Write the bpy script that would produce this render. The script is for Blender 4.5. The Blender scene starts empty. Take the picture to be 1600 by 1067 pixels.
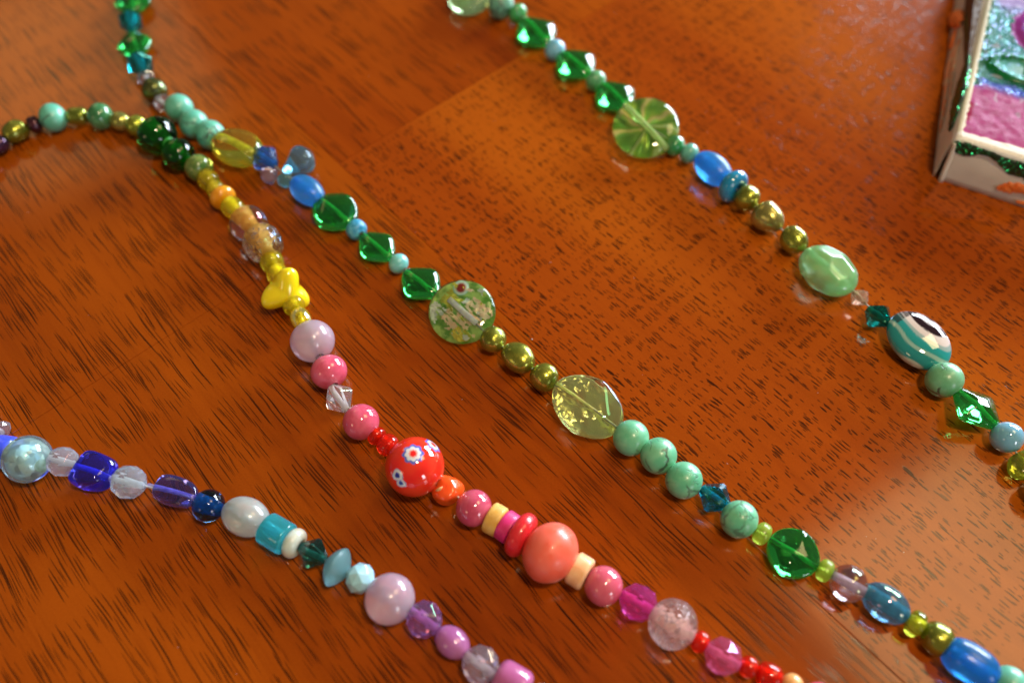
import bpy, bmesh, math, random
from mathutils import Vector, Matrix, noise
R = math.radians
random.seed(7)
sc = bpy.context.scene
C = bpy.data.collections.new('scene'); sc.collection.children.link(C)

# ------------------------------------------------------------------ camera, world, lights, exposure
H = 0.172; PITCH = 57.0; FPX = 1310.0            # metres above the table, degrees down, focal length in px of a 1600 px frame
cd = bpy.data.cameras.new('camera'); cam = bpy.data.objects.new('camera', cd); C.objects.link(cam); sc.camera = cam
cam.location = (0, 0, H); cam.rotation_euler = (R(90 - PITCH), 0, 0)
cd.sensor_width = 22.2; cd.lens = 22.2 * FPX / 1600; cd.clip_start = 0.005; cd.clip_end = 50
cd.dof.use_dof = True; cd.dof.focus_distance = 0.190; cd.dof.aperture_fstop = 4.6; cd.dof.aperture_blades = 0

w = bpy.data.worlds.new('World'); sc.world = w; w.use_nodes = True
w.node_tree.nodes['Background'].inputs[0].default_value = (1.0, 0.86, 0.72, 1)
w.node_tree.nodes['Background'].inputs[1].default_value = 0.08

def area(name, direction, dist, sx, sy, power, col, target=(0.0, 0.14, 0.0)):
    l = bpy.data.lights.new(name, 'AREA'); l.shape = 'RECTANGLE'; l.size = sx; l.size_y = sy; l.energy = power; l.color = col
    o = bpy.data.objects.new(name, l); C.objects.link(o)
    d = Vector(direction).normalized(); o.location = Vector(target) + d * dist
    o.rotation_euler = (-d).to_track_quat('-Z', 'Y').to_euler(); return o
side = Vector((0.68, -0.64, 0))
for k in (-1, 1):      # the two panes of the window at the far right
    d = Vector((0.68, 0.66, 0.25)) * 1.9 + side * 0.34 * k
    area('window_light', d, d.length, 0.54, 0.56, 31, (0.80, 0.90, 1.0))
area('ceiling_light', (0.454, 0.236, 0.86), 1.1, 0.34, 0.30, 2.1, (1.0, 0.74, 0.34), (0.094, 0.045, 0))
area('lamp_light', (0.14, -0.17, 0.50), 0.56, 0.055, 0.055, 1.15, (1.0, 0.76, 0.48), (-0.02, 0.17, 0))
area('rear_window_light', (0.62, -0.80, 0.22), 1.8, 0.30, 0.45, 3.5, (0.9, 0.94, 1.0))
area('side_lamp_light', (-0.65, -0.60, 0.42), 1.6, 0.28, 0.28, 0.8, (1.0, 0.72, 0.42))
area('left_room_light', (-0.55, 0.80, 0.66), 1.7, 0.50, 0.36, 0.8, (1.0, 0.70, 0.30), (-0.09, 0.22, 0))
sc.view_settings.view_transform = 'Standard'; sc.view_settings.look = 'None'; sc.view_settings.exposure = 0.36; sc.view_settings.gamma = 1.0
sc.cycles.sample_clamp_indirect = 8; sc.cycles.blur_glossy = 0.4
sc.cycles.max_bounces = 16; sc.cycles.transmission_bounces = 12

# ------------------------------------------------------------------ helpers
cp, sp = math.cos(R(PITCH)), math.sin(R(PITCH))
def at(u, v, z=0.0):          # where a point of the photograph (1600 px wide) lies at height z over the table
    a = (u - 800) / FPX; b = -(v - 533.5) / FPX
    d = Vector((a, cp + b * sp, -sp + b * cp)); return Vector((0, 0, H)) + d * ((H - z) / -d.z)
def depth(p): return p.y * cp + (H - p.z) * sp
def link(name, me, mat=None, parent=None, smooth=True):
    if mat is not None and len(me.materials) == 0: me.materials.append(mat)
    o = bpy.data.objects.new(name, me); C.objects.link(o)
    if parent is not None: o.parent = parent
    if smooth: me.polygons.foreach_set('use_smooth', [True] * len(me.polygons))
    return o
def mesh(name, vs, fs):
    me = bpy.data.meshes.new(name); me.from_pydata([tuple(v) for v in vs], [], fs); me.update(); return me
def thing(name, label, cat, loc=(0, 0, 0)):
    o = bpy.data.objects.new(name, None); C.objects.link(o); o.location = loc; o.empty_display_size = .01
    o['label'] = label; o['category'] = cat; return o

# ------------------------------------------------------------------ materials
class N:
    def __init__(s, name):
        s.m = bpy.data.materials.new(name); s.m.use_nodes = True; s.t = s.m.node_tree; s.t.nodes.clear()
        s.out = s.new('ShaderNodeOutputMaterial')
    def new(s, typ, **kw):
        n = s.t.nodes.new(typ)
        for k, v in kw.items(): setattr(n, k, v)
        return n
    def l(s, a, b): s.t.links.new(a, b)
    def val(s, sock, v):
        if isinstance(v, bpy.types.NodeSocket): s.l(v, sock)
        elif isinstance(v, (tuple, list)) and len(v) == 3 and sock.type == 'RGBA': sock.default_value = (*v, 1)
        else: sock.default_value = v
    def math(s, op, a, b=0.0, c=0.0, clamp=False):
        n = s.new('ShaderNodeMath', operation=op, use_clamp=clamp)
        for i, x in enumerate((a, b, c)): s.val(n.inputs[i], x)
        return n.outputs[0]
    def vm(s, op, a, b=(0, 0, 0), out=0):
        n = s.new('ShaderNodeVectorMath', operation=op); s.val(n.inputs[0], a); s.val(n.inputs[1], b); return n.outputs[out]
    def mix(s, f, a, b, bt='MIX'):
        n = s.new('ShaderNodeMix', data_type='RGBA', blend_type=bt); n.clamp_factor = True
        s.val(n.inputs[0], f); s.val(n.inputs[6], a); s.val(n.inputs[7], b); return n.outputs[2]
    def noise(s, vec, scale, detail=3, rough=.5, out=0, dist=0.0):
        n = s.new('ShaderNodeTexNoise'); s.val(n.inputs['Vector'], vec); n.inputs['Scale'].default_value = scale
        n.inputs['Detail'].default_value = detail; n.inputs['Roughness'].default_value = rough; n.inputs['Distortion'].default_value = dist
        return n.outputs[out]
    def vor(s, vec, scale, feat='F1', dims='3D', out=0, rnd=1.0):
        n = s.new('ShaderNodeTexVoronoi', voronoi_dimensions=dims, feature=feat); s.val(n.inputs['Vector'], vec)
        n.inputs['Scale'].default_value = scale; n.inputs['Randomness'].default_value = rnd; return n.outputs[out] if isinstance(out, int) else n
    def ramp(s, x, a, b, lo=0.0, hi=1.0):
        n = s.new('ShaderNodeMapRange', interpolation_type='SMOOTHSTEP'); s.val(n.inputs[0], x)
        for i, v in ((1, a), (2, b), (3, lo), (4, hi)): s.val(n.inputs[i], v)
        return n.outputs[0]
    def bump(s, h, dist, strength=1.0, normal=None):
        n = s.new('ShaderNodeBump'); s.val(n.inputs['Height'], h); n.inputs['Distance'].default_value = dist; n.inputs['Strength'].default_value = strength
        if normal is not None: s.l(normal, n.inputs['Normal'])
        return n.outputs[0]
    def objpos(s):           # object coordinates shifted by a number of the object's own, so no two beads repeat
        tc = s.new('ShaderNodeTexCoord'); oi = s.new('ShaderNodeObjectInfo')
        sh = s.vm('SCALE', (1.0, 2.3, 0.7)); s.l(s.math('MULTIPLY', oi.outputs['Random'], 0.9), sh.node.inputs['Scale'])
        return s.vm('ADD', tc.outputs['Object'], sh)
    def p(s, **kw):
        n = s.new('ShaderNodeBsdfPrincipled')
        al = dict(color='Base Color', rough='Roughness', metal='Metallic', trans='Transmission Weight', ior='IOR', coat='Coat Weight', coatr='Coat Roughness',
                  sss='Subsurface Weight', sssr='Subsurface Radius', ssss='Subsurface Scale', spec='Specular IOR Level', normal='Normal', tf='Thin Film Thickness', tfi='Thin Film IOR',
                  sheen='Sheen Weight', alpha='Alpha', aniso='Anisotropic', coatn='Coat Normal', coatt='Coat Tint')
        for k, v in kw.items():
            s.val(n.inputs[al[k]], v)
        return n.outputs[0]
    def mixs(s, f, a, b):
        n = s.new('ShaderNodeMixShader'); s.val(n.inputs[0], f); s.l(a, n.inputs[1]); s.l(b, n.inputs[2]); return n.outputs[0]
    def trl(s, col):
        n = s.new('ShaderNodeBsdfTranslucent'); s.val(n.inputs[0], col); return n.outputs[0]
    def end(s, sh): s.l(sh, s.out.inputs['Surface']); return s.m
CACHE = {}
def cached(f):
    def g(*a, **k):
        key = (f.__name__, a, tuple(sorted(k.items())))
        if key not in CACHE: CACHE[key] = f(*a, **k)
        return CACHE[key]
    return g

@cached
def glass(col, rough=0.02, body=0.0, tf=0.0, ior=1.5, wob=0.0):      # clear or frosted coloured glass; body = share of cloudy light inside
    n = N('glass'); P = n.objpos()
    kw = {}
    if wob: kw['normal'] = n.bump(n.noise(P, 500, 2), 0.0006 * wob)
    sh = n.p(color=col, rough=rough, trans=1.0, ior=ior, tf=tf, tfi=1.7, **kw)
    if body:
        b = n.p(color=col, rough=max(rough, .05), sss=0.0, **kw); t = n.trl(col)
        sh = n.mixs(body, sh, n.mixs(.5, b, t))
    return n.end(sh)
@cached
def opaque(col, col2=None, rough=0.12, coat=0.6, sss=0.25, mott=0.5, scale=260, bumpy=0.0):
    n = N('opaque_bead'); P = n.objpos(); c = col
    if col2: c = n.mix(n.ramp(n.noise(P, scale, 4, .6), .38, .68, 0, mott), col, col2)
    kw = {}
    if bumpy: kw['normal'] = n.bump(n.noise(P, 900, 4, .6), 0.0003 * bumpy)
    return n.end(n.p(color=c, rough=n.ramp(n.noise(P, 600, 3), .3, .7, rough * .8, rough * 1.4), coat=coat, coatr=.04, sss=sss, sssr=(.0012, .0008, .0008), ssss=1.0, **kw))
@cached
def milky(col, rough=0.1, through=0.35, sss=1.0):
    n = N('milky_glass'); P = n.objpos()
    c = n.mix(n.ramp(n.noise(P, 180, 2), .35, .65), col, tuple(min(1, x * 1.12) for x in col))
    a = n.p(color=c, rough=rough, sss=sss, sssr=(.004, .003, .003), ssss=1.0, coat=.5, coatr=.03)
    g = n.p(color=tuple(x ** .5 for x in col), rough=.28, trans=1.0, ior=1.5, coat=.5, coatr=.03)
    return n.end(n.mixs(through, a, g))
@cached
def turquoise(col, col2, vein=1.0, veincol=(.035, .045, .04)):
    n = N('turquoise_stone'); P = n.objpos()
    wp = n.vm('ADD', P, n.vm('SCALE', n.noise(P, 260, 3, .6, out=1), out=0))
    wp.node.inputs[1].links[0].from_node.inputs['Scale'].default_value = 0.0035
    e = n.vor(wp, 120, 'DISTANCE_TO_EDGE')
    v1 = n.ramp(e, .012, .045, 1, 0)
    gate = n.ramp(n.noise(P, 130, 2), .46, .56)
    e2 = n.vor(wp, 330, 'DISTANCE_TO_EDGE'); v2 = n.math('MULTIPLY', n.ramp(e2, .01, .05, 1, 0), n.ramp(n.noise(P, 210, 2), .55, .66))
    m = n.math('MULTIPLY', n.math('ADD', n.math('MULTIPLY', v1, gate), v2, clamp=True), vein)
    c = n.mix(n.ramp(n.noise(P, 230, 4, .6), .35, .7), col, col2)
    c = n.mix(n.math('MULTIPLY', m, .85), c, veincol)
    return n.end(n.p(color=c, rough=.38, spec=.5, sss=.12, sssr=(.0006, .001, .0009), ssss=1, coat=.35, coatr=.22, normal=n.bump(n.math('MULTIPLY', m, -1), .00006)))
@cached
def pearl(col, col2):
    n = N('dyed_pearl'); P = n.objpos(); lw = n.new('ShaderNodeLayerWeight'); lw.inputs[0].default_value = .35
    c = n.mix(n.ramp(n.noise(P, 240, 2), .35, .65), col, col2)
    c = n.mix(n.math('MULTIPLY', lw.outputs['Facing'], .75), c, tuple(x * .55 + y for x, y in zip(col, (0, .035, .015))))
    return n.end(n.p(color=c, metal=.72, rough=.27, coat=.5, coatr=.07, normal=n.bump(n.noise(P, 420, 3), .00022)))
@cached
def metalfoil(col, rough=.3, crack=True, col2=None, jit=.3):
    n = N('foil'); P = n.objpos()
    v = n.vor(P, 900, out='n'); nm = n.vm('NORMALIZE', n.vm('ADD', n.new('ShaderNodeNewGeometry').outputs['Normal'], n.vm('SCALE', n.vm('SUBTRACT', v.outputs['Color'], (.5, .5, .5)))))
    nm.node.inputs[0].links[0].from_node.inputs[1].links[0].from_node.inputs['Scale'].default_value = jit
    c = n.mix(n.ramp(n.noise(P, 300, 3), .4, .6), col, col2 or tuple(x * .6 for x in col))
    return n.end(n.p(color=c, metal=.35, rough=rough, normal=nm))
@cached
def attrmat(rough=.1, coat=.8, sss=.15, trans=0.0, metal=0.0, bumpy=0.0):
    n = N('painted_pattern'); a = n.new('ShaderNodeAttribute', attribute_name='col')
    kw = {}
    if bumpy: kw['normal'] = n.bump(n.noise(n.objpos(), 700, 3), .0002 * bumpy)
    return n.end(n.p(color=a.outputs['Color'], rough=rough, coat=coat, coatr=.04, sss=sss, sssr=(.001, .0006, .0006), ssss=1, trans=trans, metal=metal, **kw))
@cached
def holemat(col):       # the rough ground bore of a clear bead, with the cord in it
    n = N('bore'); P = n.objpos()
    c = n.mix(n.ramp(n.noise(P, 900, 3), .35, .65), col, tuple(min(1, x * 1.3 + .04) for x in col))
    return n.end(n.mixs(.45, n.p(color=c, rough=.35), n.trl(c)))

# ------------------------------------------------------------------ meshes (local frame: x along the cord, y across, z up; metres)
def lathe(prof, seg=40, holes=True, lump=0.0, seed=0, flat=False, twist=None):
    vs, fs = [], []
    for (x, r) in prof:
        for k in range(seg):
            a = 2 * math.pi * k / seg; rr = r
            v = Vector((x, rr * math.cos(a), rr * math.sin(a)))
            if lump:
                q = v * 260 + Vector((seed * 3.1, seed * 1.7, 0)); v *= 1 + lump * noise.noise(q)
            vs.append(v)
    n = len(prof)
    for i in range(n - 1):
        for k in range(seg):
            a, b = i * seg + k, i * seg + (k + 1) % seg
            fs.append((a, a + seg, b + seg, b))
    if holes:
        i = n - 1
        for k in range(seg):
            a, b = i * seg + k, i * seg + (k + 1) % seg
            fs.append((a, k, (k + 1) % seg, b))
    else:
        fs.append(tuple(range(seg))[::1]); fs.append(tuple((n - 1) * seg + k for k in reversed(range(seg))))
    me = mesh('bead', vs, fs)
    bm = bmesh.new(); bm.from_mesh(me); bmesh.ops.recalc_face_normals(bm, faces=bm.faces); bm.to_mesh(me); bm.free()
    return me
def prof_se(L, D, p=2.0, q=None, hole=.1, n=26, taper=0.0):      # superellipse of revolution, open at the bore
    q = q or p; rh = hole * D; pts = []
    for i in range(n + 1):
        t = math.pi * i / n; c, s = math.cos(t), math.sin(t)
        x = -L / 2 * math.copysign(abs(c) ** (2 / p), c); r = D / 2 * abs(s) ** (2 / q)
        r *= 1 + taper * (x / (L / 2))
        pts.append((x, max(r, rh)))
    return pts
def prof_disc(L, D, bev=.18, hole=.14):
    b = bev * L; pts = [(-L / 2, hole * D)]
    for i in range(7):
        t = math.pi / 2 * i / 6; pts.append((-L / 2 + b - b * math.cos(t), D / 2 - b + b * math.sin(t)))
    for i in range(7):
        t = math.pi / 2 * i / 6; pts.append((L / 2 - b + b * math.sin(t), D / 2 - b + b * math.cos(t)))
    pts.append((L / 2, hole * D)); return pts
def hull(pts, bevel=0.0):
    bm = bmesh.new()
    for p in pts: bm.verts.new(p)
    r = bmesh.ops.convex_hull(bm, input=bm.verts)
    bmesh.ops.delete(bm, geom=[g for g in r['geom_interior'] if isinstance(g, bmesh.types.BMVert)], context='VERTS')
    bmesh.ops.dissolve_limit(bm, angle_limit=R(2), verts=bm.verts, edges=bm.edges)
    if bevel: bmesh.ops.bevel(bm, geom=list(bm.edges), offset=bevel, segments=1, affect='EDGES', profile=.5)
    bmesh.ops.recalc_face_normals(bm, faces=bm.faces)
    me = bpy.data.meshes.new('bead'); bm.to_mesh(me); bm.free(); return me
def m_bicone(L, D, seg=6, belt=.06, tip=.28):
    pts = []
    for x, r, ph in ((-L / 2, tip, 0), (-belt * L, 1, 0), (belt * L, 1, 0), (L / 2, tip, 0)):
        for k in range(seg):
            a = 2 * math.pi * (k + .3) / seg; pts.append((x, r * D / 2 * math.cos(a), r * D / 2 * math.sin(a)))
    return hull(pts, .00008)
def m_facet(L, D, seg=8, rows=5, tip=.3):
    pts = []
    for i in range(rows):
        t = math.pi * (i + .5) / rows; x = -L / 2 * math.cos(t) * 1.02; r = D / 2 * math.sin(t) * 1.03
        for k in range(seg):
            a = 2 * math.pi * (k + .5 * (i % 2)) / seg; pts.append((x, r * math.cos(a), r * math.sin(a)))
    for s in (-1, 1):
        for k in range(seg): a = 2 * math.pi * k / seg; pts.append((s * L / 2, tip * D / 2 * math.cos(a), tip * D / 2 * math.sin(a)))
    return hull(pts, .00007)
def m_poly(planes, p=20, seg=64, rings=40):       # softly rounded convex body given by its facets
    pl = [(Vector(n).normalized(), d) for n, d in planes]; vs, fs = [], []
    def rad(u):
        s = 0
        for n, d in pl:
            k = n.dot(u)
            if k > 0: s += (k / d) ** p
        return s ** (-1 / p)
    vs.append(Vector((0, 0, 1)) * rad(Vector((0, 0, 1))))
    for i in range(1, rings):
        t = math.pi * i / rings
        for k in range(seg):
            a = 2 * math.pi * k / seg; u = Vector((math.sin(t) * math.cos(a), math.sin(t) * math.sin(a), math.cos(t))); vs.append(u * rad(u))
    vs.append(Vector((0, 0, -1)) * rad(Vector((0, 0, -1)))); last = len(vs) - 1
    for k in range(seg): fs.append((0, 1 + k, 1 + (k + 1) % seg)); fs.append((last, 1 + (rings - 2) * seg + (k + 1) % seg, 1 + (rings - 2) * seg + k))
    for i in range(rings - 2):
        for k in range(seg):
            a = 1 + i * seg + k; b = 1 + i * seg + (k + 1) % seg; fs.append((a, a + seg, b + seg, b))
    return mesh('bead', vs, fs)
def m_diamond(L, W, T, soft=20, rnd=1.0):
    a, b = L / 2 * 1.22, W / 2 * 1.27; pl = [((0, 0, 1), T / 2), ((0, 0, -1), T / 2), ((1, 0, 0), a * .80 * rnd), ((-1, 0, 0), a * .80 * rnd), ((0, 1, 0), b * .88 * rnd), ((0, -1, 0), b * .88 * rnd)]
    for sx in (-1, 1):
        for sy in (-1, 1):
            n = Vector((sx / a, sy / b, 0)); d = 1 / n.length; n.normalize()
            for sz in (-1, 1): pl.append(((n.x, n.y, sz * 1.9), (d + 1.9 * .15 * T) / 2.147))
            pl.append(((n.x, n.y, 0), d))
    return m_poly(pl, soft)
def m_coin(L, W, T, p=2.6):                       # lentil / coin lying flat
    vs, fs = [], []; seg, rings = 72, 28
    vs.append(Vector((0, 0, T / 2)))
    for i in range(1, rings):
        t = math.pi * i / rings; s, c = math.sin(t), math.cos(t)
        rr = abs(s) ** (2 / 2.4); z = math.copysign(abs(c) ** (2 / p), c) * T / 2
        for k in range(seg):
            a = 2 * math.pi * k / seg; vs.append(Vector((L / 2 * rr * math.cos(a), W / 2 * rr * math.sin(a), z)))
    vs.append(Vector((0, 0, -T / 2))); last = len(vs) - 1
    for k in range(seg): fs.append((0, 1 + k, 1 + (k + 1) % seg)); fs.append((last, 1 + (rings - 2) * seg + (k + 1) % seg, 1 + (rings - 2) * seg + k))
    for i in range(rings - 2):
        for k in range(seg):
            a = 1 + i * seg + k; b = 1 + i * seg + (k + 1) % seg; fs.append((a, a + seg, b + seg, b))
    return mesh('bead', vs, fs)
def m_drop(L, D):
    pts = []
    for i in range(25):
        t = i / 24; x = -L / 2 + L * t; r = D / 2 * (math.sin(math.pi * t ** 1.75) ** .8) * .97 + D * .13 * (1 - t) ** 2 * (1 if t > .02 else .3)
        pts.append((x, max(r, D * .02)))
    return lathe(pts, 32, holes=False)
def m_trilobe(D, T):
    vs, fs = [], []; seg, rings = 96, 24
    def pos(rr, a, z):
        lob = 1 + .27 * math.cos(3 * a); r = D / 2 * rr * (1 - (1 - lob / 1.27) * rr ** .7)
        bend = .0009 * math.cos(3 * a) * rr ** 2 - .0003 * rr
        return Vector((z * (1 - .25 * rr) + bend, r * math.cos(a), r * math.sin(a)))
    vs.append(pos(0, 0, T / 2))
    for i in range(1, rings):
        t = math.pi * i / rings
        for k in range(seg): vs.append(pos(math.sin(t) ** .8, 2 * math.pi * k / seg, math.cos(t) * T / 2))
    vs.append(pos(0, 0, -T / 2)); last = len(vs) - 1
    for k in range(seg): fs.append((0, 1 + k, 1 + (k + 1) % seg)); fs.append((last, 1 + (rings - 2) * seg + (k + 1) % seg, 1 + (rings - 2) * seg + k))
    for i in range(rings - 2):
        for k in range(seg):
            a = 1 + i * seg + k; b = 1 + i * seg + (k + 1) % seg; fs.append((a, a + seg, b + seg, b))
    me = mesh('bead', vs, fs)
    bm = bmesh.new(); bm.from_mesh(me); bmesh.ops.recalc_face_normals(bm, faces=bm.faces); bm.to_mesh(me); bm.free(); return me
def paint(me, fn):
    a = me.color_attributes.new('col', 'FLOAT_COLOR', 'POINT')
    for i, v in enumerate(me.vertices): a.data[i].color = (*fn(v.co), 1)
def lerp(a, b, t): t = max(0, min(1, t)); return tuple(x + (y - x) * t for x, y in zip(a, b))
def sst(x, a, b): t = max(0, min(1, (x - a) / (b - a))); return t * t * (3 - 2 * t)

# ------------------------------------------------------------------ the table: boards glued side by side under a satin varnish
GA = R(-48.0); GX, GY = Vector((math.cos(GA), math.sin(GA), 0)), Vector((-math.sin(GA), math.cos(GA), 0))
def wood(name, pore_len, pore_wid, keep, light, mid, dark, shift, sparse=.5, layer2=1.0, stripe=.5):
    n = N(name); tc = n.new('ShaderNodeTexCoord').outputs['Object']
    gx = n.vm('DOT_PRODUCT', tc, tuple(GX), out=1); gy = n.vm('DOT_PRODUCT', tc, tuple(GY), out=1)
    cx = n.new('ShaderNodeCombineXYZ'); n.val(cx.inputs[0], n.math('MULTIPLY', gx, .22)); n.val(cx.inputs[1], gy); cx.inputs[2].default_value = shift
    w1 = n.noise(cx.outputs[0], 55, 3, .5); w2 = n.noise(cx.outputs[0], 260, 2, .5)
    gy2 = n.math('ADD', gy, n.math('ADD', n.math('MULTIPLY', n.math('SUBTRACT', w1, .5), .0075), n.math('MULTIPLY', n.math('SUBTRACT', w2, .5), .0006)))
    def dashes(ln, wd, thr, kp, off, seed):
        v = n.new('ShaderNodeCombineXYZ'); n.val(v.inputs[0], n.math('ADD', n.math('DIVIDE', gx, ln), off)); n.val(v.inputs[1], n.math('ADD', n.math('DIVIDE', gy2, wd), off * 3.7)); v.inputs[2].default_value = 0
        vn = n.vor(v.outputs[0], 1.0, 'F1', '2D', 'n'); sep = n.new('ShaderNodeSeparateColor'); n.l(vn.outputs['Color'], sep.inputs[0])
        clus = n.noise(cx.outputs[0], 90, 2, .5)
        g = n.ramp(n.math('ADD', n.math('MULTIPLY', n.math('SUBTRACT', clus, .5), -.5), sep.outputs[0]), kp, kp - .05)
        t = n.math('MULTIPLY', n.math('ADD', n.math('MULTIPLY', sep.outputs[1], .65), .35), thr)
        d = n.math('DIVIDE', vn.outputs['Distance'], t)
        return n.math('MULTIPLY', n.ramp(d, 1.0, .7), n.math('MULTIPLY', g, n.math('ADD', n.math('MULTIPLY', sep.outputs[2], .35), .65)))
    a = dashes(pore_len, pore_wid, .42, keep, 11.3 + shift, 0)
    b = dashes(pore_len * .55, pore_wid * .85, .40, keep * .9 * layer2, 47.9 + shift, 1)
    c = dashes(pore_len * 1.7, pore_wid * 1.25, .36, keep * .55 * layer2, 83.1 + shift, 2)
    pores = n.math('MAXIMUM', n.math('MAXIMUM', a, n.math('MULTIPLY', b, .9)), c)
    st = n.new('ShaderNodeCombineXYZ'); n.val(st.inputs[0], n.math('MULTIPLY', gx, .05)); n.val(st.inputs[1], gy2); st.inputs[2].default_value = shift * 2
    s1 = n.noise(st.outputs[0], 150, 4, .55); s2 = n.noise(st.outputs[0], 900, 3, .6)
    big = n.noise(cx.outputs[0], 16, 2, .5); fine = n.noise(tc, 2600, 2, .7)
    col = n.mix(n.ramp(s1, .3, .72, 0, stripe), mid, dark)
    col = n.mix(n.ramp(big, .35, .68, 0, .85), col, light)
    col = n.mix(n.ramp(s2, .45, .75, 0, .22), col, dark)
    col = n.mix(n.ramp(fine, .3, .7, 0, .20), col, tuple(x * .45 for x in mid))
    col = n.mix(n.math('MULTIPLY', pores, .93), col, (.014, .0042, .0016))
    h = n.math('ADD', n.math('MULTIPLY', pores, -1.0), n.math('MULTIPLY', s2, .12))
    nb = n.bump(h, .00010, .8)
    cb = n.bump(n.math('ADD', n.math('MULTIPLY', pores, -.2), n.math('MULTIPLY', n.noise(tc, 300, 2), .15)), .00005, .6)
    return n.end(n.p(color=col, rough=.5, spec=0.0, normal=nb, coat=.60, coatr=.13, coatn=cb))
M_LONG = wood('mahogany_long_pores', .0210, .00048, .43, (.42, .088, .0030), (.31, .053, .0016), (.14, .019, .0009), 0.0)
M_LONG2 = wood('mahogany_long_pores_red', .0190, .00060, .30, (.43, .092, .0034), (.32, .054, .0020), (.19, .026, .0012), 5.3)
M_SHORT = wood('mahogany_short_pores', .0044, .00066, .42, (.47, .108, .0050), (.34, .059, .0026), (.20, .028, .0014), 2.7, layer2=.8, stripe=.4)
slab = mesh('tabletop', [(-1.2, -.6, -.03), (1.2, -.6, -.03), (1.2, 1.4, -.03), (-1.2, 1.4, -.03), (-1.2, -.6, -.0125), (1.2, -.6, -.0125), (1.2, 1.4, -.0125), (-1.2, 1.4, -.0125)],
            [(3, 2, 1, 0), (4, 5, 6, 7), (0, 1, 5, 4), (1, 2, 6, 5), (2, 3, 7, 6), (3, 0, 4, 7)])
table = link('tabletop', slab, opaque((.06, .014, .004), rough=.5, coat=0.0, sss=0.0), smooth=False); table['kind'] = 'structure'
def board(x0, x1, y0, y1, mat, label=None):        # in grain coordinates, metres
    g = .00003; bm = bmesh.new(); bv = .00013; T = -.0120
    x0 += g; x1 -= g; y0 += g; y1 -= g
    def P(x, y, z): return tuple(GX * x + GY * y + Vector((0, 0, z)))
    lo = [bm.verts.new(P(x, y, T)) for x, y in ((x0, y0), (x1, y0), (x1, y1), (x0, y1))]
    md = [bm.verts.new(P(x, y, -bv)) for x, y in ((x0, y0), (x1, y0), (x1, y1), (x0, y1))]
    tp = [bm.verts.new(P(x, y, 0)) for x, y in ((x0 + bv, y0 + bv), (x1 - bv, y0 + bv), (x1 - bv, y1 - bv), (x0 + bv, y1 - bv))]
    for a, b in ((lo, md), (md, tp)):
        for i in range(4): bm.faces.new((a[i], a[(i + 1) % 4], b[(i + 1) % 4], b[i]))
    bm.faces.new(tp); bm.faces.new(lo[::-1]); me = bpy.data.meshes.new('board'); bm.to_mesh(me); bm.free()
    o = link('board', me, mat, table, smooth=False)
    if label: o['label'] = label
    return o
def gc(u, v): p = at(u, v); return p.dot(GX), p.dot(GY)
seam = (gc(570, 262)[1] + gc(1150, 830)[1] + gc(860, 590)[1]) / 3
jR = (gc(565, 245)[0] + gc(810, 80)[0]) / 2; jL = (gc(45, 668)[0] + gc(187, 565)[0]) / 2
board(jR, 1.0, seam, seam + .30, M_SHORT, 'reddish board with short fine pores')
board(-.9, jR, seam, seam + .30, M_LONG2, 'dark red board with long grain lines')
board(jL, 1.0, seam - .19, seam, M_LONG, 'brown board with long dark pores')
board(-.9, jL, seam - .19, seam, M_LONG, 'brown board end at the left')
board(-.9, 1.0, seam + .30, seam + .6, M_LONG2); board(-.9, 1.0, seam - .38, seam - .19, M_LONG2)

# ------------------------------------------------------------------ beads
GREEN = (.05, .58, .12); OLV = ((.36, .37, .045), (.20, .23, .022)); TQ = ((.11, .47, .28), (.19, .56, .35)); TQ2 = ((.10, .45, .33), (.17, .55, .42))
def bore(parent, L, r, col):
    me = lathe([(-L / 2, r), (-L / 4, r * 1.02), (L / 4, r * 1.02), (L / 2, r)], 16, holes=False)
    return link('thread_hole', me, holemat(col), parent)
def lining(parent, L, r, col):
    me = lathe([(-L / 2, r), (-L / 4, r), (L / 4, r), (L / 2, r)], 20, holes=False)
    return link('lining', me, metalfoil(col, .25), parent)

def flower(d, c, size, petals, rings, base):      # millefiori cane end drawn round direction c
    ang = d.angle(c)
    if ang > size * 1.25: return None
    t = Vector((0, 0, 1)).cross(c).normalized(); b = c.cross(t); a = math.atan2(d.dot(b), d.dot(t))
    q = ang / (size * (1 + .09 * math.cos(petals * a)))
    for lim, col in rings:
        if q < lim: return col
    return None

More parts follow.
